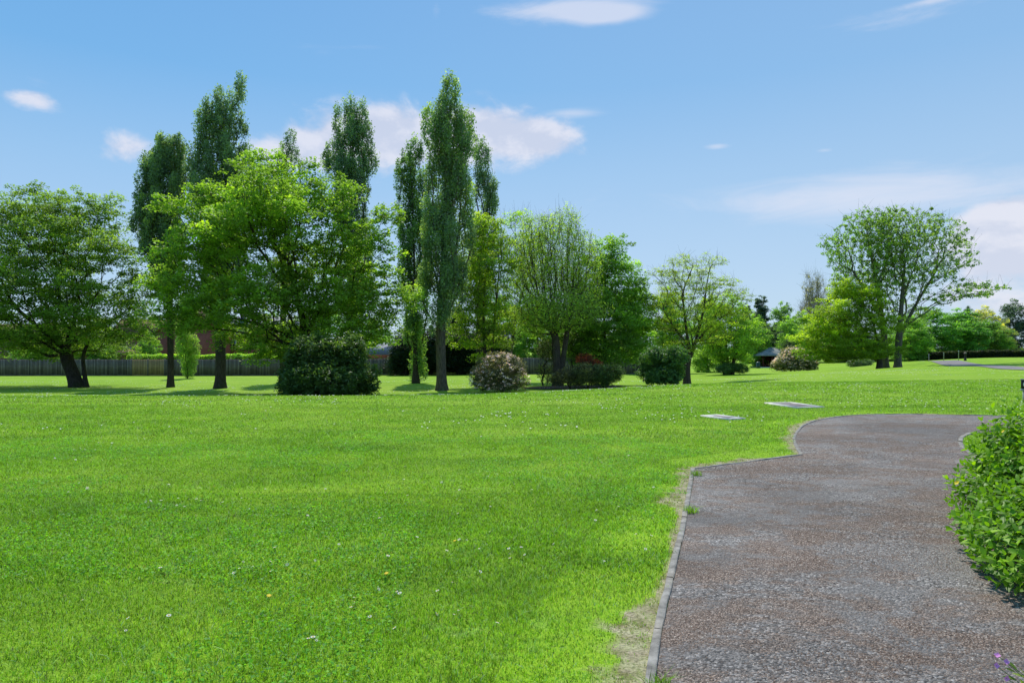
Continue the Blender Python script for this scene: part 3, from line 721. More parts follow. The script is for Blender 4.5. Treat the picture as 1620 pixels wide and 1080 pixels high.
# --- bushes
BUSH = dict(parts=('stems', 'foliage'), n=520, mind=.2, per=55, cr=.24, flat=.8, size=.12, asp=.45, up=.5, trunk_r=.05, bark=(.05, .04, .03), shell=.3, depth=.9, zmin=.1, wob=.1, seglen=.4, mat=M_LEAFG)
def bush(name, label, base, d, lobes, **k):
    q = dict(BUSH); q.update(k)
    st = [[(base+o*30/d*10*.3, 700), (base+o*30/d*10*.6, HZ+ (CAMH+1.5)/d*F-.9/d*F)] for o in (-1, -.4, .3, 1)]
    return plant(name, label, 'bush', base, d, lobes, trunk=st[0], stems=st[1:], **q)
bush('laurel_bush', 'big dark glossy bush at the foot of the large maple', 518, 31,
     [(500,565,42,32),(545,570,42,36),(520,600,62,34),(470,600,30,30),(575,605,26,30),(590,590,10,18),(455,612,16,14),(505,550,20,22),(560,545,16,16)],
     n=900, mind=.2, per=52, cr=.25, size=.15, asp=.4, color=(.045, .095, .026), droop=.2)
bush('viburnum_bush', 'domed white flowering bush left of the twiggy shrub bed', 791, 36,
     [(790,590,36,30),(770,600,26,22),(812,600,24,24),(795,575,24,16)], n=420, mind=.2, per=40, cr=.2, size=.085, asp=.55, color=(.085, .10, .045),
     blossom=(330, .12, (.60, .53, .46), .055))
bush('viburnum_bush', 'white flowering bush beside the small open shelter', 1258, 90,
     [(1262,568,26,18),(1240,576,18,12),(1278,574,14,14),(1255,560,14,10),(1230,580,9,8,-.1)], n=420, mind=.34, per=40, cr=.4, size=.18, asp=.6, color=(.10, .125, .06),
     blossom=(420, .2, (.62, .57, .50), .10))
bush('round_bush', 'round dark green bush touching the trunk of the open yellow green tree', 1050, 38,
     [(1050,582,34,32),(1036,570,18,20),(1065,568,20,20),(1048,600,28,18)], n=520, mind=.19, per=50, cr=.22, size=.11, asp=.6, color=(.045, .11, .03))
bush('low_shrub', 'low brownish shrub at the front of the shrub bed', 898, 37, [(896,596,16,12),(880,600,12,10)], n=130, mind=.16, per=34, cr=.2, size=.08, color=(.12, .13, .06), twig=2)
bush('low_shrub', 'tangled low shrub with dull leaves in the middle of the shrub bed', 925, 37, [(925,590,20,16),(912,600,16,10)], n=190, mind=.16, per=34, cr=.2, size=.08, color=(.09, .13, .05), twig=2)
bush('low_shrub', 'darkest low shrub at the right end of the shrub bed', 952, 37, [(952,594,22,17),(972,590,14,12)], n=260, mind=.16, per=40, cr=.2, size=.085, color=(.05, .10, .03), twig=1)
bush('copper_shrub', 'copper red leaved shrub showing behind the shrub bed', 932, 42, [(925,568,12,6),(942,578,10,8)], n=90, mind=.16, per=26, cr=.22, size=.09, color=(.26, .06, .025), twig=2)
bush('thin_shrub', 'thin multi stemmed shrub left of the twiggy rounded tree', 862, 44, [(862,590,13,16),(868,555,22,18)], n=150, mind=.2, per=20, cr=.26, size=.1, color=(.10, .16, .045), twig=3)
bush('thin_shrub', 'tall leggy shrub between the twiggy tree and the dense green tree', 915, 46, [(912,540,26,18),(925,520,20,18),(905,565,14,8)], n=260, mind=.24, per=30, cr=.32, size=.11, color=(.10, .17, .045), twig=2)
bush('low_shrub', 'flat ring of low shrub under the lime green multi stemmed tree', 1156, 70, [(1145,583,14,7),(1170,583,15,7),(1156,582,20,7)], n=190, mind=.2, per=44, cr=.28, size=.13, color=(.07, .14, .04))
bush('low_shrub', 'low dark bush left of the trunks of the tall pair', 1357, 88, [(1357,576,17,8),(1366,573,10,7)], n=150, mind=.3, per=44, cr=.4, size=.18, color=(.06, .12, .05))
bush('dark_shrub', 'dark evergreen shrub standing against the shelter roof', 1247, 106, [(1247,558,10,18),(1252,570,12,14)], n=220, mind=.32, per=44, cr=.45, size=.2, color=(.03, .06, .022))
bush('leafy_column', 'narrow column of pale shoots against the fence between two poplar trunks', 296, 66,
     [(298,575,10,24),(293,545,10,30,.1),(302,555,9,26),(290,520,9,20,.15),(296,490,14,24,.1)], n=420, mind=.26, per=46, cr=.3, flat=1.1, size=.13, color=(.14, .25, .055), mat=M_LEAF)
bush('dark_shrub', 'dark evergreen at the fence beside the grey bungalow roof', 640, 73, [(640,560,24,30),(628,575,16,18)], n=340, mind=.35, per=46, cr=.45, size=.2, color=(.016, .036, .018))
bush('dark_shrub', 'dark evergreen directly behind the two slender poplar trunks', 682, 74, [(682,555,28,36),(670,575,22,20)], n=380, mind=.35, per=46, cr=.45, size=.2, color=(.014, .03, .014))
bush('dark_shrub', 'dark evergreen between the tallest poplar trunk and the white flowering bush', 725, 74, [(725,555,30,38),(740,575,24,20)], n=400, mind=.35, per=46, cr=.45, size=.2, color=(.015, .033, .014))
bush('dark_shrub', 'dark evergreen behind the domed white flowering bush', 775, 75, [(775,550,32,40),(790,575,24,20)], n=420, mind=.35, per=46, cr=.45, size=.2, color=(.02, .042, .016))

# --- generic far trees: built once, copied
def generic(name, lobes, trunk_r, H, **k):
    q = dict(n=1000, mind=.36, per=30, cr=.6, flat=.6, size=.24, asp=.85, up=.6, shell=.3, pad=(170, 1.15, .6, .58)); q.update(k)
    # pixel units at d=108 -> 0.1 m per pixel about base (810, 550+16)
    d = 108; r0 = HZ+(CAMH-gz(0, d))/F*d*0
    zb = gz(0, d); row = HZ+(CAMH-zb)/d*F
    root = plant(name, 'x', 'tree', 810, d, [(810+a, row-b, c, e) for a, b, c, e in lobes], trunk=[(810, row), (810, row-H*4), (812, row-H*6)], trunk_r=trunk_r, **q)
    return root
protoR = generic('distant_tree', [(0,95,32,28),(-25,75,28,25),(28,72,28,25),(0,60,45,28),(-35,45,22,22),(35,42,22,22),(0,30,44,20),(-12,105,16,14),(-24,18,26,15),(25,17,25,14)], .3, 12)
protoC = generic('distant_conifer', [(0,112,9,14),(0,95,15,18),(0,75,22,20),(-5,52,30,20),(4,30,34,20),(0,14,34,12),(12,85,14,12)], .3, 12, flat=.45, per=50, color=(.02, .045, .03))
protoS = generic('distant_bare_tree', [(0,95,28,25),(-22,72,24,24),(24,74,24,24),(0,60,36,28)], .25, 12, per=8, twig=7, twl=1.4, twr=.014, n=300, pad=None, bf=.6, zs=.6, bark=(.3, .26, .2))
PR = {'R': (protoR, 12.3, 9.0, False), 'C': (protoC, 12.6, 6.8, False), 'S': (protoS, 12.0, 8.4, False)}
used = set()
def far(kind, px, top, d, wpx, color, label, name=None, cat='tree', bark=None):
    pr, H, Wd, _ = PR[kind]
    if kind in used: o = copy_tree(pr)
    else: o = pr; used.add(kind)
    if name: o.name = name
    x = (px-CX)/F*d; z = gz(x, d); h = (CAMH-(top-HZ)/F*d)-z
    o.location = (x, d, z-.1); o.scale = (wpx/F*d/Wd, wpx/F*d/Wd, h/H); o.rotation_euler = (0, 0, random.uniform(0, 6.28))
    o['label'] = label; o['category'] = cat
    for c in o.children:
        if c.name.startswith('crown'): c.color = (*color, 1)
DK = (.04, .085, .045); MD = (.12, .24, .05); LT = (.14, .25, .045); DM = (.085, .18, .045); BL = (.045, .085, .075)
G_ = 'x'
for a in [
 ('R', -70, 505, 105, 110, DM, 'tree beyond the fence at the far left edge'),
 ('R', 20, 515, 118, 100, MD, 'distant tree seen under the left part of the broad tree'),
 ('R', 105, 508, 125, 90, LT, 'pale green distant tree behind the leaning double trunk'),
 ('R', 205, 512, 130, 80, MD, 'distant tree left of the red brick house'),
 ('R', 325, 470, 135, 80, LT, 'light green tree rising behind the red brick house'),
 ('R', 150, 518, 84, 70, DM, 'rounded garden tree standing just over the fence behind the leaning double trunk'),
 ('R', 60, 522, 85, 80, MD, 'garden tree just over the fence at the far left'),
 ('R', 440, 524, 84, 60, DM, 'garden tree just over the fence behind the maple trunk'),
 ('R', 235, 524, 86, 34, MD, 'small garden tree just over the fence left of the slim poplar trunk'),
 ('R', 425, 490, 120, 90, DM, 'distant tree right of the houses behind the maple trunk'),
 ('R', 505, 480, 115, 100, MD, 'distant tree behind the big dark bush'),
 ('R', 585, 498, 112, 76, MD, 'distant tree above the grey bungalow roof'),
 ('C', 655, 495, 96, 56, DK, 'dark conifer behind the slender poplar trunk'),
 ('C', 722, 480, 92, 64, DK, 'dark conifer right of the tallest poplar trunk'),
 ('R', 790, 470, 90, 90, DM, 'tree closing the view behind the lime green tree'),
 ('R', 850, 468, 84, 80, MD, 'green tree behind the leaning half leafed tree'),
 ('R', 915, 460, 88, 80, DM, 'darker tree behind the twiggy rounded tree'),
 ('R', 1000, 448, 78, 80, DM, 'deep green tree between the dense tree and the open yellow green tree'),
 ('R', 1062, 455, 82, 76, MD, 'green tree directly behind the open yellow green crown'),
 ('R', 1120, 468, 92, 72, LT, 'light green tree behind the right side of the open yellow green crown'),
 ('C', 1205, 468, 150, 44, BL, 'bluish dark conifer with the highest top left of the shelter'),
 ('C', 1178, 480, 150, 44, BL, 'bluish dark conifer at the left end of the far wood'),
 ('R', 1240, 478, 155, 50, DM, 'rounded dark tree above the shelter roof'),
 ('R', 1222, 512, 130, 60, DK, 'dark tree close behind the shelter roof'),
 ('R', 1195, 497, 122, 52, MD, 'green tree standing in front of the bluish dark conifers'),
 ('R', 1250, 500, 120, 50, MD, 'green tree between the shelter and the pale nearly bare tree'),
 ('R', 1268, 492, 140, 56, LT, 'light green tree over the white flowering bush by the shelter'),
 ('S', 1296, 430, 150, 56, (.16, .17, .10), 'pale nearly bare tree rising left of the tall pair'),
 ('R', 1310, 510, 135, 72, DM, 'dark tree filling in behind the low lime green tree'),
 ('R', 1365, 520, 132, 72, DK, 'darkest far tree behind the low dark bush'),
 ('R', 1425, 515, 130, 76, DM, 'dark far tree between the trunks of the tall pair'),
 ('R', 1470, 486, 112, 92, (.09, .22, .045), 'green tree right of the tall pair behind the rise'),
 ('R', 1522, 488, 116, 88, (.08, .2, .045), 'dense green tree behind the black bollard'),
 ('C', 1533, 484, 135, 28, BL, 'narrow dark conifer between the green trees and the pale willow'),
 ('R', 1560, 484, 132, 52, (.24, .28, .11), 'pale willow like tree right of the narrow dark conifer'),
 ('R', 1440, 500, 104, 70, MD, 'mid green tree seen through the tall pair on its right side'),
 ('R', 1560, 505, 118, 60, DM, 'shadowy green tree below the pale willow like tree'),
 ('R', 1583, 515, 125, 50, (.16, .22, .08), 'shorter pale tree left of the big blue dark conifer'),
 ('R', 1606, 474, 140, 54, BL, 'big blue dark tree at the right edge'),
 ('R', 1660, 480, 140, 60, DM, 'dark tree just beyond the right edge of the view'),
]: far(*a)

# --- low hedges: beyond the fence, and a dark one standing in for tree shade
def hedge(name, label, x0, x1, y, h, w, color, n, size=.14):
    m = n; x = R.uniform(x0, x1, m); u = R.random(m); zz = h*(.92+.12*vnoise(x, x*0, .8, 21)); yy = y+R.uniform(-w/2, w/2, m)
    face = R.random(m); z = np.where(face < .6, zz*R.random(m), zz+R.normal(0, .05, m)); yy = np.where(face < .6, y-w/2+R.normal(0, .08, m), yy)
    xb = (x0+x1)/2; zb = gz(xb, y); g0 = ground(x, yy)
    V, Fq = quad_leaves(np.stack([x-xb, yy-y, z+g0-zb], 1), size, .8, .5)
    r = empty(name, (xb, y, zb), label, 'hedge'); mesh_np('foliage', V, Fq, M_LEAF, False, R.random(m), r, color)
    mb = MB(); k = int((x1-x0)/2)
    for i in range(k):
        a = x0+(x1-x0)*i/k-xb; b_ = x0+(x1-x0)*(i+1)/k-xb; zg = gz(xb+(a+b_)/2, y)-zb
        mb.box(a, b_, -w*.38, w*.38, zg-.3, zg+h*.9)
    mesh = mb.build('stems', M_BARK, r, color=(.03, .035, .02)); return r
hedge('garden_hedge', 'sunlit light green hedge showing above the timber fence', (205-CX)/F*78, (452-CX)/F*78, 78, 2.35, 1.2, (.17, .31, .05), 14000)
hedge('shade_hedge', 'long dark hedge standing in for tree shade behind the rise on the right', (1440-CX)/F*104, (1640-CX)/F*104, 104, 1.15, 1.5, (.022, .035, .018), 9000, .2)

# ------------------------------------------------------------------ fence
def fence():
    y = 75.5; x0, x1 = -86.0, 17.0; pw = 1.83; n = int((x1-x0)/pw)
    root = empty('timber_fence', (x0, y, 0), 'long weathered vertical board fence along the back of the lawn', 'fence')
    vars_ = []
    for k in range(4):
        mb = MB(); nb = 12; w = pw-.1
        for i in range(nb):
            a = .05+w*i/nb; mb.box(a, a+w/nb*.93, -.012-.01*(i % 2)+random.uniform(-.004, .004), .012, .12, 1.82+random.uniform(-.012, .012), random.random())
        mb.box(.05, pw-.05, -.02, .02, 0, .118, .4)
        mb.box(.05, pw-.05, .014, .06, .4, .48, .4); mb.box(.05, pw-.05, .014, .06, 1.45, 1.53, .4)
        vars_.append(mb)
    meshes = [m.build('panel', M_FENCE, root) for m in vars_]
    newp = vars_[1].build('panel', M_FENCEN, root)
    pm = MB(); pm.box(-.05, .05, -.06, .06, -.3, 1.9, .6); post0 = pm.build('post', M_FENCE, root)
    firsts = {id(m): True for m in meshes+[newp]}
    for i in range(n+1):
        x = i*pw; z = gz(x0+x, y); z2 = gz(x0+min(x+pw, n*pw), y)
        p = post0 if i == 0 else post0.copy()
        if i: COL.objects.link(p)
        p.location = (x, 0, z)
        if i == n: break
        px = (x0+x)/y*F+CX; src = newp if 188 < px < 238 else meshes[(i*7) % 4 if i > 3 else i]
        if firsts.get(id(src)): o = src; firsts[id(src)] = False
        else: o = src.copy(); COL.objects.link(o)
        o.location = (x, 0, (z+z2)/2)
        if src is newp: o['label'] = 'newer tan coloured fence panel'
fence()

# ------------------------------------------------------------------ houses beyond the fence
def house(name, label, pxc, d, w, dep, eave, ridge, mat, roofm, hip=False, gable_front=False, wins=(), chim=None, rz=0, sky=()):
    x = (pxc-CX)/F*d; z = gz(x, d)-.1; r = empty(name, (x, d, z), label, 'house'); r.rotation_euler = (0, 0, rz)
    mb = MB(); a = w/2
    mb.box(-a, a, 0, dep, 0, eave)
    if gable_front: mb.add([(-a, 0, eave), (a, 0, eave), (0, 0, ridge), (-a, dep, eave), (a, dep, eave), (0, dep, ridge)], [(0, 1, 2), (3, 5, 4)])
    elif not hip: mb.add([(-a, 0, eave), (-a, dep, eave), (-a, dep/2, ridge), (a, 0, eave), (a, dep, eave), (a, dep/2, ridge)], [(0, 2, 1), (3, 4, 5)])
    mb.build('wall', mat, r)
    rb = MB(); o = .35; t = .12
    if gable_front:
        for s in (-1, 1):
            e = (s*(a+o), eave-.2); rb.add([(e[0], -o, e[1]), (0, -o, ridge+.05), (0, dep+o, ridge+.05), (e[0], dep+o, e[1]), (e[0], -o, e[1]+t), (0, -o, ridge+t+.05), (0, dep+o, ridge+t+.05), (e[0], dep+o, e[1]+t)],
                   [(0, 1, 2, 3), (4, 7, 6, 5), (0, 4, 5, 1), (3, 2, 6, 7), (0, 3, 7, 4)])
    else:
        i = min(a, dep/2)*.9 if hip else -o
        A = [(-a-o, -o, eave), (a+o, -o, eave), (a+o, dep+o, eave), (-a-o, dep+o, eave), (-a+i, dep/2, ridge), (a-i, dep/2, ridge)]
        rb.add(A, [(0, 1, 5, 4), (2, 3, 4, 5), (3, 0, 4), (1, 2, 5), (0, 3, 2, 1)])
    rf = rb.build('roof', roofm, r)
    if chim:
        cb = MB(); cx, cy, ch = chim; cb.box(cx-.35, cx+.35, cy-.3, cy+.3, ridge-1.5, ridge+ch); cb.box(cx-.42, cx+.42, cy-.37, cy+.37, ridge+ch, ridge+ch+.12); cb.build('chimney', M_BRICKB, rf)
    for wx, wz, ww, wh in wins:
        f = MB(); f.box(wx-ww/2-.08, wx+ww/2+.08, -.05, .02, wz-.08, wz+wh+.08); f.box(wx-.03, wx+.03, -.09, -.05, wz, wz+wh); fo = f.build('window', M_WHITE, r)
        g = MB(); g.box(wx-ww/2, wx-.04, -.07, -.052, wz, wz+wh); g.box(wx+.04, wx+ww/2, -.07, -.052, wz, wz+wh); g.build('pane', M_GLASS, fo)
    for sx, f in sky:
        i = dep/2+o; yy = -o+i*f; zz = eave+(ridge-eave)*f; sl = (ridge-eave)/i; s = MB()
        s.add([(sx-.3, yy, zz+.05), (sx+.3, yy, zz+.05), (sx+.3, yy+.8, zz+.8*sl+.05), (sx-.3, yy+.8, zz+.8*sl+.05)], [(0, 1, 2, 3)]); s.build('skylight', M_GLASS, rf)
    return r
house('brick_house', 'red brick gable end house behind the fence between two poplar trunks', 300, 92, 8.6, 8, 5.6, 8.6, M_BRICK, M_TILE, gable_front=True, chim=(1.8, 4, 1.0))
house('brick_house', 'brown brick house with a low wing left of the red gable', 225, 98, 9.5, 7, 4.6, 7.6, M_BRICKB, M_TILE, wins=((2.6, 2.2, 1.2, 1.1), (-2, 2.2, 1.2, 1.1)))
house('brick_house', 'house with a white window seen left of the maple trunk', 402, 95, 10, 8, 5.2, 7.9, M_BRICK, M_SLATE, wins=((.1, 3.2, .9, 1.2), (3, 3.2, .9, 1.2), (-3, 3.2, .9, 1.2), (-1.5, 1.0, 1.2, 1.2)), chim=(-3, 4, 1))
house('bungalow', 'low bungalow with a grey roof behind the leaning double trunk', 182, 90, 5, 6, 2.3, 3.1, M_BRICKB, M_TILE, hip=True)
house('bungalow', 'bungalow with a pale slate hipped roof behind the fence', 598, 84, 5.2, 6, 2.35, 3.9, M_BRICK, M_SLATE, hip=True, sky=((.6, .35), (1.2, .35)), rz=-.15)
house('bungalow', 'small brown walled outbuilding right of the slate roofed bungalow', 622, 90, 3.2, 4, 2.6, 3.5, M_BRICKB, M_SLATE)
house('bungalow', 'pale fronted house seen at the far left beyond the fence', 20, 100, 12, 8, 4.8, 7.0, M_BRICKB, M_TILE, wins=((0, 2.6, 1.2, 1.1), (4, 2.6, 1.2, 1.1)))

# ------------------------------------------------------------------ shelter, bin, bollard, posts, sign, slabs
def shelter():
    d = 118; x = (1230-CX)/F*d; z = gz(x, d); r = empty('park_shelter', (x, d, z), 'small open park shelter with dark red walls and a grey hipped roof', 'shelter')
    a = 2.6; mb = MB(); mb.box(-a-.4, a+.4, -.9, 4.6, -.3, .06); mb.build('floor_slab', M_SLAB, r)
    mb = MB(); mb.box(-a, a, 3.9, 4.0, .062, 2.0); mb.box(-a, -a+.1, 1.2, 3.898, .062, 2.0); mb.box(a-.1, a, 1.2, 3.898, .062, 2.0); mb.build('wall', M_RED, r)
    for px_ in (-a+.06, -.9, .9, a-.06):
        mb = MB(); mb.box(px_-.07, px_+.07, -.2, -.06, .062, 2.0); mb.build('post', M_RED, r)
    mb = MB(); o = a+.85; e = 2.0; A = [(-o, -1.0, e), (o, -1.0, e), (o, 4.9, e), (-o, 4.9, e), (-.5, 1.95, 3.35), (.5, 1.95, 3.35)]
    A2 = [(p[0], p[1], p[2]+.12) for p in A]
    mb.add(A+A2, [(0, 3, 2, 1), (0, 1, 7, 6), (1, 2, 8, 7), (2, 3, 9, 8), (3, 0, 6, 9), (6, 7, 11, 10), (8, 9, 10, 11), (9, 6, 10), (7, 8, 11)]); mb.build('roof', M_SHING, r)
    mb = MB(); mb.box(-a+.4, a-.4, .6, 1.0, .42, .5)
    for q in (-1.9, 0, 1.9): mb.box(q-.05, q+.05, .65, .95, .062, .419)
    mb.build('bench', M_RED, r)
shelter()
def litter_bin():
    d = 114; x = (1199.5-CX)/F*d; z = gz(x, d); r = empty('litter_bin', (x, d, z), 'dark green domed litter bin left of the shelter', 'litter bin')
    mb = MB(); mb.lathe(0, 0, [(.0, 0), (.30, .0), (.33, .05), (.33, .72), (.30, .74)], 20); mb.build('body', M_GREENP, r, smooth=False)
    mb = MB(); mb.lathe(0, 0, [(.35, .76), (.36, .84), (.33, .95), (.24, 1.04), (.1, 1.08), (0, 1.09)], 20); mb.build('lid', M_GREENP, r)
litter_bin()
def bollard():
    d = 77; x = (1527-CX)/F*d; z = gz(x, d); r = empty('bollard', (x, d, z), 'black round topped bollard beside the far path', 'bollard')
    mb = MB(); mb.lathe(0, 0, [(.0, -.1), (.15, -.1), (.15, .12), (.115, .16), (.11, .72), (.15, .75), (.15, .80), (.0, .80)], 18); mb.build('shaft', M_BLACK, r)
    mb = MB(); mb.lathe(0, 0, [(.13, .802), (.13, .86), (.09, .93), (0, .96)], 18); mb.build('cap', M_WOOD, r)
bollard()
for px, d, h, lb in ((1516.5, 88, 1.15, 'pale slim post just left of the black bollard'), (1493, 90, 1.0, 'pale slim post with a rounded top, middle of three behind the rise'), (1469.5, 92, .9, 'pale slim post at the left of three behind the rise')):
    x = (px-CX)/F*d; z = gz(x, d); mb = MB(); mb.lathe(0, 0, [(0, -.1), (.045, -.1), (.045, h), (.06, h+.03), (.06, h+.12), (.03, h+.17), (0, h+.18)], 12)
    o = mb.build('marker_post', M_GREY); o.location = (x, d, z); tag(o, lb, 'post')
def edge_sign():
    d = 20.0; r = empty('park_sign', ((1634-CX)/F*d, d, 0), 'low black sign panel with a white disc at the right edge', 'sign')
    mb = MB(); mb.box(-.33, .33, -.03, .03, .40, .66); mb.build('panel', M_BLACK, r)
    mb = MB(); mb.box(-.35, .35, -.04, .04, .663, .69); mb.box(-.35, .35, -.04, .04, .35, .397); mb.build('frame', M_GREY, r)
    for s in (-.25, .25):
        mb = MB(); mb.box(s-.03, s+.03, -.03, .03, -.1, .347); mb.build('post', M_GREY, r)
    mb = MB(); n = 20; v = [(-.22+.09*math.cos(6.283*k/n), -.034, .53+.09*math.sin(6.283*k/n)) for k in range(n)]+[(-.22, -.034, .53)]
    mb.add(v, [(n, k, (k+1) % n) for k in range(n)]); mb.build('disc', M_WHITE, r)
edge_sign()
def slab(px0, r0, px1, r1, label, dep):
    a = np.array(W(px0, r0)); b = np.array(W(px1, r1)); t = b-a; L = np.linalg.norm(t); ang = math.atan2(t[1], t[0])
    r = empty('manhole_slab', (a[0], a[1], 0), label, 'manhole'); r.rotation_euler = (0, 0, ang)
    z = .034; bm = MB(); w = .11
    bm.box(0, L, 0, w, -.1, z); bm.box(0, L, dep-w, dep, -.1, z); bm.box(0, w*1.3, w+.001, dep-w-.001, -.1, z-.003); bm.box(L-w*1.3, L, w+.001, dep-w-.001, -.1, z-.003); bm.build('surround', M_SLAB, r)
    bm = MB(); bm.box(w*1.3+.004, L-w*1.3-.004, w+.004, dep-w-.004, -.1, z-.012); bm.build('cover', M_SLABD, r)
slab(1108, 658.5, 1152, 664.5, 'smaller concrete manhole slab in the lawn, nearer the path', .5)
slab(1209, 638, 1258, 645.5, 'larger pale edged manhole slab in the lawn, farther from the path', .85)

# far asphalt path over the rise
def far_path():
    ctr = [(1700, 592, 49), (1620, 584.3, 54), (1585, 581.5, 59), (1555, 579, 64), (1525, 576, 70), (1500, 573.7, 76), (1480, 572.6, 82), (1450, 571, 95)]
    c = np.array([[(p-CX)/F*d, d] for p, r_, d in ctr]); c = catmull(c, 8); t = np.gradient(c, axis=0); t /= np.linalg.norm(t, axis=1)[:, None]; nrm = np.stack([-t[:, 1], t[:, 0]], 1)
    cols = np.linspace(-1.5, 1.5, 7); X = c[:, None, 0]+nrm[:, None, 0]*cols; Y = c[:, None, 1]+nrm[:, None, 1]*cols; Z = ground(X, Y)+.035
    n = len(c); i = np.arange(n-1)[:, None]*7+np.arange(6)[None]; f = np.stack([i, i+1, i+8, i+7], -1).reshape(-1, 4)
    o = mesh_np('footpath', np.stack([X.ravel(), Y.ravel(), Z.ravel()], 1), f, mat_plain('far_asphalt', (.24, .22, .22), .9, .2, 1.0, .2), True)
    if o.data.polygons[0].normal.z < 0: o.data.flip_normals()
    tag(o, kind='structure')
far_path()
# bare earth under the shrub bed
def bed():
    pts = []
    for k in range(28):
        a = 2*math.pi*k/28; x = 3.6+2.9*math.cos(a)*(1+.12*math.sin(3*a)); y = 39.5+2.8*math.sin(a)*(1+.1*math.cos(2*a)); pts.append((x, y, gz(x, y)+.03))
    pts.append((3.6, 39.5, gz(3.6, 39.5)+.03)); n = 28
    o = mesh_np('soil_bed', np.array(pts), np.array([(n, k, (k+1) % n) for k in range(n)]), M_DIRT); tag(o, kind='structure')
bed()
sheet('planting_bed', [(4.7, 6.5), (4.25, 5.2), (3.95, 4.0), (3.85, 2.2), (3.95, 0), (9, 0), (9, 9), (6.9, 9.2), (5.6, 8.2)], .012, M_DIRT)

# ------------------------------------------------------------------ near hypericum bush
def ovate(C, A, N, L, Wd, fold=.22, curl=.18):
    """six-quad ovate leaves: base at C, axis A, normal N"""
    B = np.cross(N, A); n = len(C); st = [(0, .0), (.22, .36), (.5, .5), (.78, .30), (1.0, 0)]
    rows = []
    for s, w in st:
        mid = C+A*(L*s)[:, None]-N*(curl*L*s*s)[:, None]
        rows.append((mid, mid+B*(Wd*w)[:, None]+N*(fold*Wd*w)[:, None], mid-B*(Wd*w)[:, None]+N*(fold*Wd*w)[:, None]))
    V = np.stack([rows[0][0], rows[1][1], rows[1][0], rows[1][2], rows[2][1], rows[2][0], rows[2][2], rows[3][1], rows[3][0], rows[3][2], rows[4][0]], 1).reshape(-1, 3)
    i = np.arange(n)*11
    T3 = np.concatenate([np.stack([i+a, i+b, i+c], 1) for a, b, c in ((0, 1, 2), (0, 2, 3), (7, 10, 8), (8, 10, 9))])
    Q4 = np.concatenate([np.stack([i+a, i+b, i+c, i+d], 1) for a, b, c, d in ((1, 4, 5, 2), (2, 5, 6, 3), (4, 7, 8, 5), (5, 8, 9, 6))])
    return V, T3, Q4
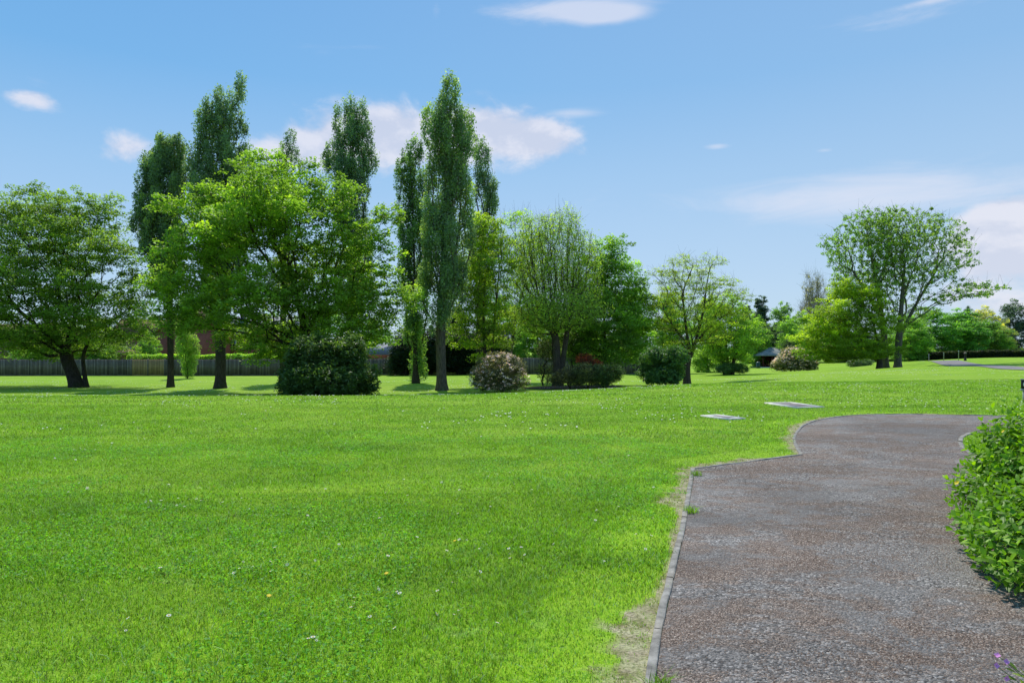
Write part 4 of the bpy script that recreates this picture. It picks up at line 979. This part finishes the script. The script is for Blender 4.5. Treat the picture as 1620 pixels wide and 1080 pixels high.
def near_bush():
    O = np.array([4.90, 5.88, 0.0]); root = empty('hypericum_bush', O, 'bright green leafy bush with a few yellow flowers overhanging the path', 'bush')
    L = [[.35, 0, .34, 1.1, 1.2, .54, 0], [-.2, -.55, .28, .85, .95, .40, 0], [.85, .3, .58, 1.05, 1.1, .70, 0], [.4, -1.0, .35, 1.1, 1.0, .52, 0], [1.15, -.1, .62, 1.0, 1.2, .78, 0], [.3, .3, .28, .78, .8, .42, 0],
         [1.35, .6, .76, 1.0, .9, .80, 0], [.75, -.2, .62, .62, .8, .66, 0], [-1.0, -1.1, .24, .66, .8, .34, 0], [-.36, -.15, .24, .72, .9, .36, 0], [-1.15, -1.5, .2, .68, .85, .34, 0], [-.5, -1.75, .25, .8, .7, .42, 0]]
    L += [[.04, .1, .56, .8, .8, .52, 0]]
    L = [[a, b_, c_*1.1, d_, e_, f_*1.12, g_] for a, b_, c_, d_, e_, f_, g_ in L]
    T_, b = sample_lobes(L, 7200, .040, .05, .045); k = (T_[:, 2] > .05); T_ = T_[k]
    T2, _ = sample_lobes(L, 900, .09, .5, .07); T_ = np.vstack([T_, T2[T2[:, 2] > .05]])
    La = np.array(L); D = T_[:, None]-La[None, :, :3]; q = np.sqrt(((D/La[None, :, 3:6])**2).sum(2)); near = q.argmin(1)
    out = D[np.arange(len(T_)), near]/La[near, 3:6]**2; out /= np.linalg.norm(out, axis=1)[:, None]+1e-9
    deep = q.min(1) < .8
    axis = out*.75+np.array([0, 0, .7])+R.normal(0, .28, out.shape); axis /= np.linalg.norm(axis, axis=1)[:, None]
    n = len(T_); nl = 7; slen = .13+.06*R.random(n)
    C = []; A = []; N = []; Ls = []; vv = []
    u = np.cross(axis, R.normal(0, 1, (n, 3))); u /= np.linalg.norm(u, axis=1)[:, None]; w = np.cross(axis, u)
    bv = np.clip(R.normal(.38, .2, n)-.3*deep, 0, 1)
    for lev in range(4):
        f = lev/3.; pos = T_+axis*(slen*(f-1.0))[:, None]; ph = lev*math.pi/2+R.random(n)*.4
        for s in (0, math.pi):
            dr = u*np.cos(ph+s)[:, None]+w*np.sin(ph+s)[:, None]; ax = dr*(1.0-.45*f)+axis*(.25+.75*f)+np.array([0, 0, -.12]); ax /= np.linalg.norm(ax, axis=1)[:, None]
            nm = axis-ax*(axis*ax).sum(1)[:, None]+R.normal(0, .12, (n, 3)); nm -= ax*(nm*ax).sum(1)[:, None]; nm /= np.linalg.norm(nm, axis=1)[:, None]
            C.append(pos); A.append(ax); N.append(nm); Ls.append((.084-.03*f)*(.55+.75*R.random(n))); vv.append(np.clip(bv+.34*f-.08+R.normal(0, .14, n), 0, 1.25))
    C = np.concatenate(C); A = np.concatenate(A); N = np.concatenate(N); Ls = np.concatenate(Ls); vv = np.concatenate(vv)
    V, T3, Q4 = ovate(C, A, N, Ls, Ls*.52)
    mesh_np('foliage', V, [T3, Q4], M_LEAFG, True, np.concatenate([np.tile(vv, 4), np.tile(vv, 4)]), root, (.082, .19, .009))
    # stems
    Vs = []; Fs = []; b0 = 0; idx = R.choice(n, 420, replace=False)
    for i in idx:
        e = T_[i]; s = np.array([e[0]*.35+.2, e[1]*.4, -.02]); m = (s+e)/2+np.array([0, 0, .12]); t = np.linspace(0, 1, 6)[:, None]
        pts = (1-t)**2*s+2*t*(1-t)*m+t*t*e; v_, f_ = tube_chain(pts, np.linspace(.006, .0015, 6), 4); Vs.append(v_); Fs.append(f_+b0); b0 += len(v_)
    mesh_np('stems', np.concatenate(Vs), np.concatenate(Fs), M_BARK, True, parent=root, color=(.10, .06, .035))
    # yellow flowers
    def flower(c, nrm, r, mat=M_YEL, name='flower', pn=5):
        nrm = nrm/np.linalg.norm(nrm); a = np.cross(nrm, [0.3, .2, 1]); a /= np.linalg.norm(a); b_ = np.cross(nrm, a)
        ang = np.arange(pn)*2*np.pi/pn; dirs = np.cos(ang)[:, None]*a+np.sin(ang)[:, None]*b_
        V, t3, q4 = ovate(np.tile(c, (pn, 1)), dirs*.95+nrm*.25, np.tile(nrm, (pn, 1)), np.full(pn, r), np.full(pn, r*.95), .1, -.1)
        return V, t3, q4
    for (px, row, d) in ((1612, 671, 6.6), (1497, 769, 5.9), (1600, 700, 6.4)):
        t = P(px, row, d)-O; i = int(np.argmin(((T_-t)**2).sum(1))); V, t3, q4 = flower(T_[i]+axis[i]*.05, axis[i]+np.array([-.4, -.6, .2]), .024)
        mesh_np('flower', V, [t3, q4], M_YEL, True, parent=root)
    return flower
flower = near_bush()

# purple flowering plant at the lower right
def purple():
    O = np.array([2.28, 2.42, 0.0]); r = empty('purple_flower_plant', O, 'leaning plant with purple flowers at the lower right edge of the path', 'flowering plant')
    tips = [(1578, 1036, 2.62), (1576, 1052, 2.55), (1592, 1046, 2.6), (1592, 1072, 2.5), (1640, 1050, 2.5), (1650, 1085, 2.4), (1665, 1040, 2.6)]
    Vs = []; Fs = []; b = 0; LC = []; LA = []
    for k, t in enumerate(tips):
        e = P(*t)-O; s = np.array([.02*k-.05, 0, 0]); m = s*.4+e*.6+np.array([.10, 0, -.04]); u = np.linspace(0, 1, 9)[:, None]
        pts = (1-u)**2*s+2*u*(1-u)*m+u*u*e; v_, f_ = tube_chain(pts, np.linspace(.003, .0012, 9), 5); Vs.append(v_); Fs.append(f_+b); b += len(v_)
        for q in range(1, 8):
            for w in range(2):
                LC.append(pts[q]+R.normal(0, .003, 3)); a = (pts[q]-pts[q-1]); a /= np.linalg.norm(a); LA.append(a*.8+R.normal(0, .35, 3))
    mesh_np('stems', np.concatenate(Vs), np.concatenate(Fs), M_STEM, True, parent=r)
    LC = np.array(LC); LA = np.array(LA); LA /= np.linalg.norm(LA, axis=1)[:, None]; N = np.tile([-.2, -.5, .8], (len(LC), 1))+R.normal(0, .2, LC.shape); N -= LA*(N*LA).sum(1)[:, None]; N /= np.linalg.norm(N, axis=1)[:, None]
    V, t3, q4 = ovate(LC, LA, N, np.full(len(LC), .045), np.full(len(LC), .011)); mesh_np('foliage', V, [t3, q4], M_LEAF, True, np.tile(R.random(len(LC)), 8), r, (.14, .22, .04))
    for k, t in enumerate(tips):
        V, t3, q4 = flower(P(*t)-O, np.array([-.3, -.7, .5])+R.normal(0, .3, 3), .012, pn=4); mesh_np('flower', V, [t3, q4], M_PURP, True, parent=r)
purple()

# ------------------------------------------------------------------ daisies and dandelions
def daisy_mesh(rp, rc, np_, matp, matc, stem=.035, double=False):
    v = []; f3 = []; f4 = []; mi3 = []; mi4 = []
    for lay in range(2 if double else 1):
        for k in range(np_):
            a = 2*math.pi*(k+.5*lay)/np_; w = math.pi/np_*.8; b = len(v); z = stem+.002+lay*.003
            v += [(rc*.6*math.cos(a), rc*.6*math.sin(a), z), (rp*.65*math.cos(a-w), rp*.65*math.sin(a-w), z+.003), (rp*math.cos(a), rp*math.sin(a), z+.002), (rp*.65*math.cos(a+w), rp*.65*math.sin(a+w), z+.003)]
            f4.append((b, b+1, b+2, b+3)); mi4.append(0)
    b = len(v); n = 8
    v += [(rc*math.cos(6.283*k/n), rc*math.sin(6.283*k/n), stem+.006) for k in range(n)]+[(0, 0, stem+.009)]
    for k in range(n): f3.append((b+n, b+k, b+(k+1) % n)); mi3.append(1)
    b = len(v); s = .0012
    v += [(s, 0, 0), (-s, s, 0), (-s, -s, 0), (s, 0, stem+.003), (-s, s, stem+.003), (-s, -s, stem+.003)]
    for a, c in ((0, 1), (1, 2), (2, 0)): f4.append((b+a, b+c, b+c+3, b+a+3)); mi4.append(2)
    return mesh_np('daisy', np.array(v), [np.array(f3), np.array(f4)], [matp, matc, M_STEM], False, None, matidx=mi3+mi4)
d0 = daisy_mesh(.013, .0045, 14, M_PETAL, M_YEL)
spots = []
cl = [(570,968,22,12,5),(505,1020,20,4,3),(415,905,25,10,6),(640,950,30,20,6),(700,990,40,14,6),(780,880,60,14,8),(300,800,50,8,8),(135,780,8,4,4),(260,805,20,8,5),(560,780,80,30,8),(240,740,120,30,10),
      (90,690,80,20,14),(700,740,160,30,16),(430,690,160,20,16),(900,720,90,25,12),(820,800,100,25,8),(1000,780,40,30,6),(620,870,80,30,7),(450,870,60,20,4),(730,860,10,6,2),(980,850,50,30,4),(200,960,120,60,5)]
for cx, cy, sx, sy, n_ in cl:
    for _ in range(n_):
        px = random.gauss(cx, sx); row = random.gauss(cy, sy)
        if row < 668: row = 668+random.random()*20
        if row > 1075: continue
        x, y = W(px, row)
        if bool(on_lawn(np.array([x]), np.array([y]), .15)[0]): spots.append((x, y))
for k, (x, y) in enumerate(spots):
    o = d0 if k == 0 else d0.copy()
    if k: COL.objects.link(o)
    o.location = (x, y, random.uniform(-.008, .006)); s = random.uniform(.6, 1.1)*(1+y*.03); o.scale = (s, s, 1); o.rotation_euler = (random.gauss(-.25, .3), random.gauss(.1, .3), random.random()*6)
    tag(o, 'small white daisy flower growing in the lawn', 'daisy', 'white daisies scattered over the near lawn')
dd = daisy_mesh(.017, .012, 16, M_YEL, M_YEL, .035, True); dd.name = 'dandelion'
dsp = [(337,775,'yellow dandelion at the upper left of the lawn flowers'),(320,790,'yellow dandelion just left below the highest one'),(722,862,'yellow dandelion in the middle of the lawn nearest the path side'),(613,914,'yellow dandelion in the lower middle of the lawn'),(425,950,'lowest yellow dandelion in the lawn')]
for k, (px, row, lb) in enumerate(dsp):
    o = dd if k == 0 else dd.copy()
    if k: COL.objects.link(o)
    x, y = W(px, row); o.location = (x, y, .0); o.rotation_euler = (-.3, .1, k); tag(o, lb, 'dandelion')
# far speckle of daisies, uncountable
x, y = scatter(13, 60, 3.2, .8); f = vnoise(x, y, 3.2, 14)*vnoise(x, y, .9, 15); m = (f > .30) & on_lawn(x, y, .3); x = x[m]; y = y[m]
C = np.stack([x, y, ground(x, y)+.045], 1); s = .022+.0006*y; n = len(x); a = R.random(n)*6.28
V = np.stack([C+np.stack([np.cos(a+k*1.5708)*s, np.sin(a+k*1.5708)*s, np.zeros(n)+(.006 if k % 2 else -.006)], 1) for k in range(4)], 1).reshape(-1, 3); i = np.arange(n)*4
o = mesh_np('daisies', V, np.stack([i, i+1, i+2, i+3], 1), M_PETAL, False); tag(o, 'tiny white daisies speckling the far lawn', 'daisies', kind='stuff')
# weeds growing at the foot of the kerb on the path side
def weeds():
    L = np.concatenate([[0], np.cumsum(np.hypot(*np.diff(runA, axis=0).T))])
    for k, (s, lb) in enumerate(((2.0, 'little green weed tuft at the kerb foot nearest the camera'), (5.6, 'grass tuft spilling over the kerb, middle of three'), (7.6, 'grass tuft at the kerb foot near the path corner'))):
        x = np.interp(s, L, runA[:, 0])+.03; y = np.interp(s, L, runA[:, 1]); n = 90; a = R.random(n)*6.28; rr = R.random(n)**.6*.07
        V, t3, q4 = blades(x+rr*np.cos(a), y+rr*np.sin(a), .05+.03*R.random(n), np.full(n, .005), True); V -= np.array([x, y, 0])
        o = mesh_np('weed_tuft', V, [t3, q4], M_BLADE, False, np.tile(R.random(n)*.8, 2)); o.location = (x, y, .005); tag(o, lb, 'weed')
weeds()

# ------------------------------------------------------------------ sky, sun, camera
SUN_AZ, SUN_EL = rad(-9), rad(56)         # azimuth from +Y (ahead) toward +X (right)
w = bpy.data.worlds.new('World'); sc.world = w; w.use_nodes = True; nt = w.node_tree; nt.nodes.clear()
class WT(NT):
    def __init__(s, tree): s.t = tree
t = WT(nt)
out = nt.nodes.new('ShaderNodeOutputWorld'); bg = nt.nodes.new('ShaderNodeBackground')
sky = nt.nodes.new('ShaderNodeTexSky'); sky.sky_type = 'NISHITA'; sky.sun_disc = False; sky.sun_elevation = SUN_EL; sky.sun_rotation = SUN_AZ
sky.air_density = 1.0; sky.dust_density = .6; sky.ozone_density = 1.6; sky.altitude = 50
dirn = t.n('TexCoord').outputs['Generated']; sep = t.n('SeparateXYZ'); t.l(dirn, sep.inputs[0])
az = t.math('ARCTAN2', sep.outputs[0], sep.outputs[1]); el = t.math('ARCSINE', sep.outputs[2])
base_c = t.mix(1.0, sky.outputs[0], (.74, .85, .95), 'MULTIPLY')
k_ = 1/.135
grad = t.ramp(t.smooth(el, -.05, .75), [(0, (.50, .67, .87)), (.12, (.42, .62, .86)), (.3, (.315, .56, .85)), (.52, (.168, .455, .82)), (1, (.10, .34, .74))])
grad = t.mix(1.0, grad, (k_, k_, k_), 'MULTIPLY')
base_c = t.mix(.8, base_c, grad)
base_c = t.mix(t.math('MULTIPLY', t.smooth(az, -.75, .75), .22), base_c, (4.6, 5.5, 6.6))
def wmap(vec_az_el, scale, dist=0, det=6, rough=.6, xs=1., ys=1.):
    c = t.n('CombineXYZ'); t.l(t.math('MULTIPLY', az, xs), c.inputs[0]); t.l(t.math('MULTIPLY', el, ys), c.inputs[1])
    return t.noise(c.outputs[0], scale, det, rough, dist)
puff = wmap(None, 11, .25, 8, .6, 1, 1.7); wisp = wmap(None, 5, .8, 7, .65, 1, 5)
total = None
def gauss(px, row, rx, ry, s):
    a0 = math.atan((px-CX)/F); e0 = math.atan((HZ-row)/math.hypot(F, px-CX)); ca = math.cos(a0)
    ra = rx/F*ca*ca; re = ry/F*ca
    u = t.math('DIVIDE', t.math('SUBTRACT', az, a0), ra); v = t.math('DIVIDE', t.math('SUBTRACT', el, e0), re)
    q = t.math('ADD', t.math('MULTIPLY', u, u), t.math('MULTIPLY', v, v)); return t.math('MULTIPLY', t.math('EXPONENT', t.math('MULTIPLY', q, -1.0)), s)
def addall(L_):
    tot = None
    for g_ in L_:
        q = gauss(*g_); tot = q if tot is None else t.math('ADD', tot, q)
    return tot
cum = addall([(850,222,70,34,1.15),(775,212,62,38,1.0),(690,222,90,46,1.1),(600,215,70,44,.95),(520,228,80,46,.9),(430,240,60,40,.8),(215,232,56,28,.9),(50,154,52,18,1.0),(1600,355,70,52,1.15),(1555,400,70,50,1.0),(1640,390,100,70,1.2),(1600,480,70,20,.6),(200,370,50,50,.5),(1480,470,90,26,.45),
              (-300,260,150,50,.9),(1900,250,160,60,.9)])
wsp = addall([(890,16,130,18,1.0),(960,24,60,12,.9),(1250,310,420,36,.36),(1450,330,260,60,.36),(500,60,500,40,.25),(1450,20,260,30,.5),(700,330,300,50,.3),(1300,150,300,30,.22),(905,180,52,9,.65),(620,175,60,18,.35),(500,170,50,22,.3),(1135,232,26,6,.7),(1305,238,18,4,.6),(1350,310,260,50,.35),(60,130,40,14,.4),(1480,0,60,5,.5),(1100,190,120,14,.15),(690,10,10,20,.4)])
m1 = t.smooth(t.math('ADD', cum, t.math('MULTIPLY', t.math('SUBTRACT', puff, .5), 2.4)), .30, 1.05)
m1 = t.math('MULTIPLY', m1, t.smooth(cum, .08, .3))
m2 = t.math('MULTIPLY', t.smooth(t.math('ADD', wsp, t.math('MULTIPLY', t.math('SUBTRACT', wisp, .5), 1.1)), .3, 1.1), t.smooth(wsp, .04, .25))
def puff_at(off):
    c_ = t.n('CombineXYZ'); t.l(t.math('ADD', az, off*.3), c_.inputs[0]); t.l(t.math('MULTIPLY', t.math('ADD', el, off), 1.7), c_.inputs[1]); return t.noise(c_.outputs[0], 11, 8, .6, .25)
shade = t.math('MULTIPLY_ADD', t.math('SUBTRACT', puff, puff_at(.018)), 1.3, .5)
ccol = t.mix(t.smooth(shade, .38, .68), (5.2, 5.25, 6.1), (6.6, 6.35, 6.8))
c = t.mix(t.math('MULTIPLY', m1, .72), base_c, ccol); c = t.mix(t.math('MULTIPLY', m2, .6), c, (6.2, 6.2, 6.9))
t.l(c, bg.inputs[0]); bg.inputs[1].default_value = .135; t.l(bg.outputs[0], out.inputs[0])

sun = bpy.data.lights.new('sun', 'SUN'); sun.energy = 4.0; sun.angle = rad(.6); sun.color = (1, .955, .87)
so = bpy.data.objects.new('sun', sun); COL.objects.link(so)
dv = Vector((math.sin(SUN_AZ)*math.cos(SUN_EL), math.cos(SUN_AZ)*math.cos(SUN_EL), math.sin(SUN_EL)))
so.rotation_euler = dv.to_track_quat('Z', 'Y').to_euler(); so.location = (30, 10, 40)

cam = bpy.data.cameras.new('camera'); cam.lens = 24; cam.sensor_width = 36; cam.shift_y = 10/1620; cam.clip_end = 5000; cam.clip_start = .05
co = bpy.data.objects.new('camera', cam); COL.objects.link(co); co.location = (0, 0, CAMH); co.rotation_euler = (rad(90), 0, 0); sc.camera = co
sc.view_settings.view_transform = 'Standard'; sc.view_settings.look = 'None'; sc.view_settings.exposure = 0; sc.view_settings.gamma = 1
sc.cycles.max_bounces = 7; sc.cycles.transmission_bounces = 4; sc.cycles.diffuse_bounces = 5
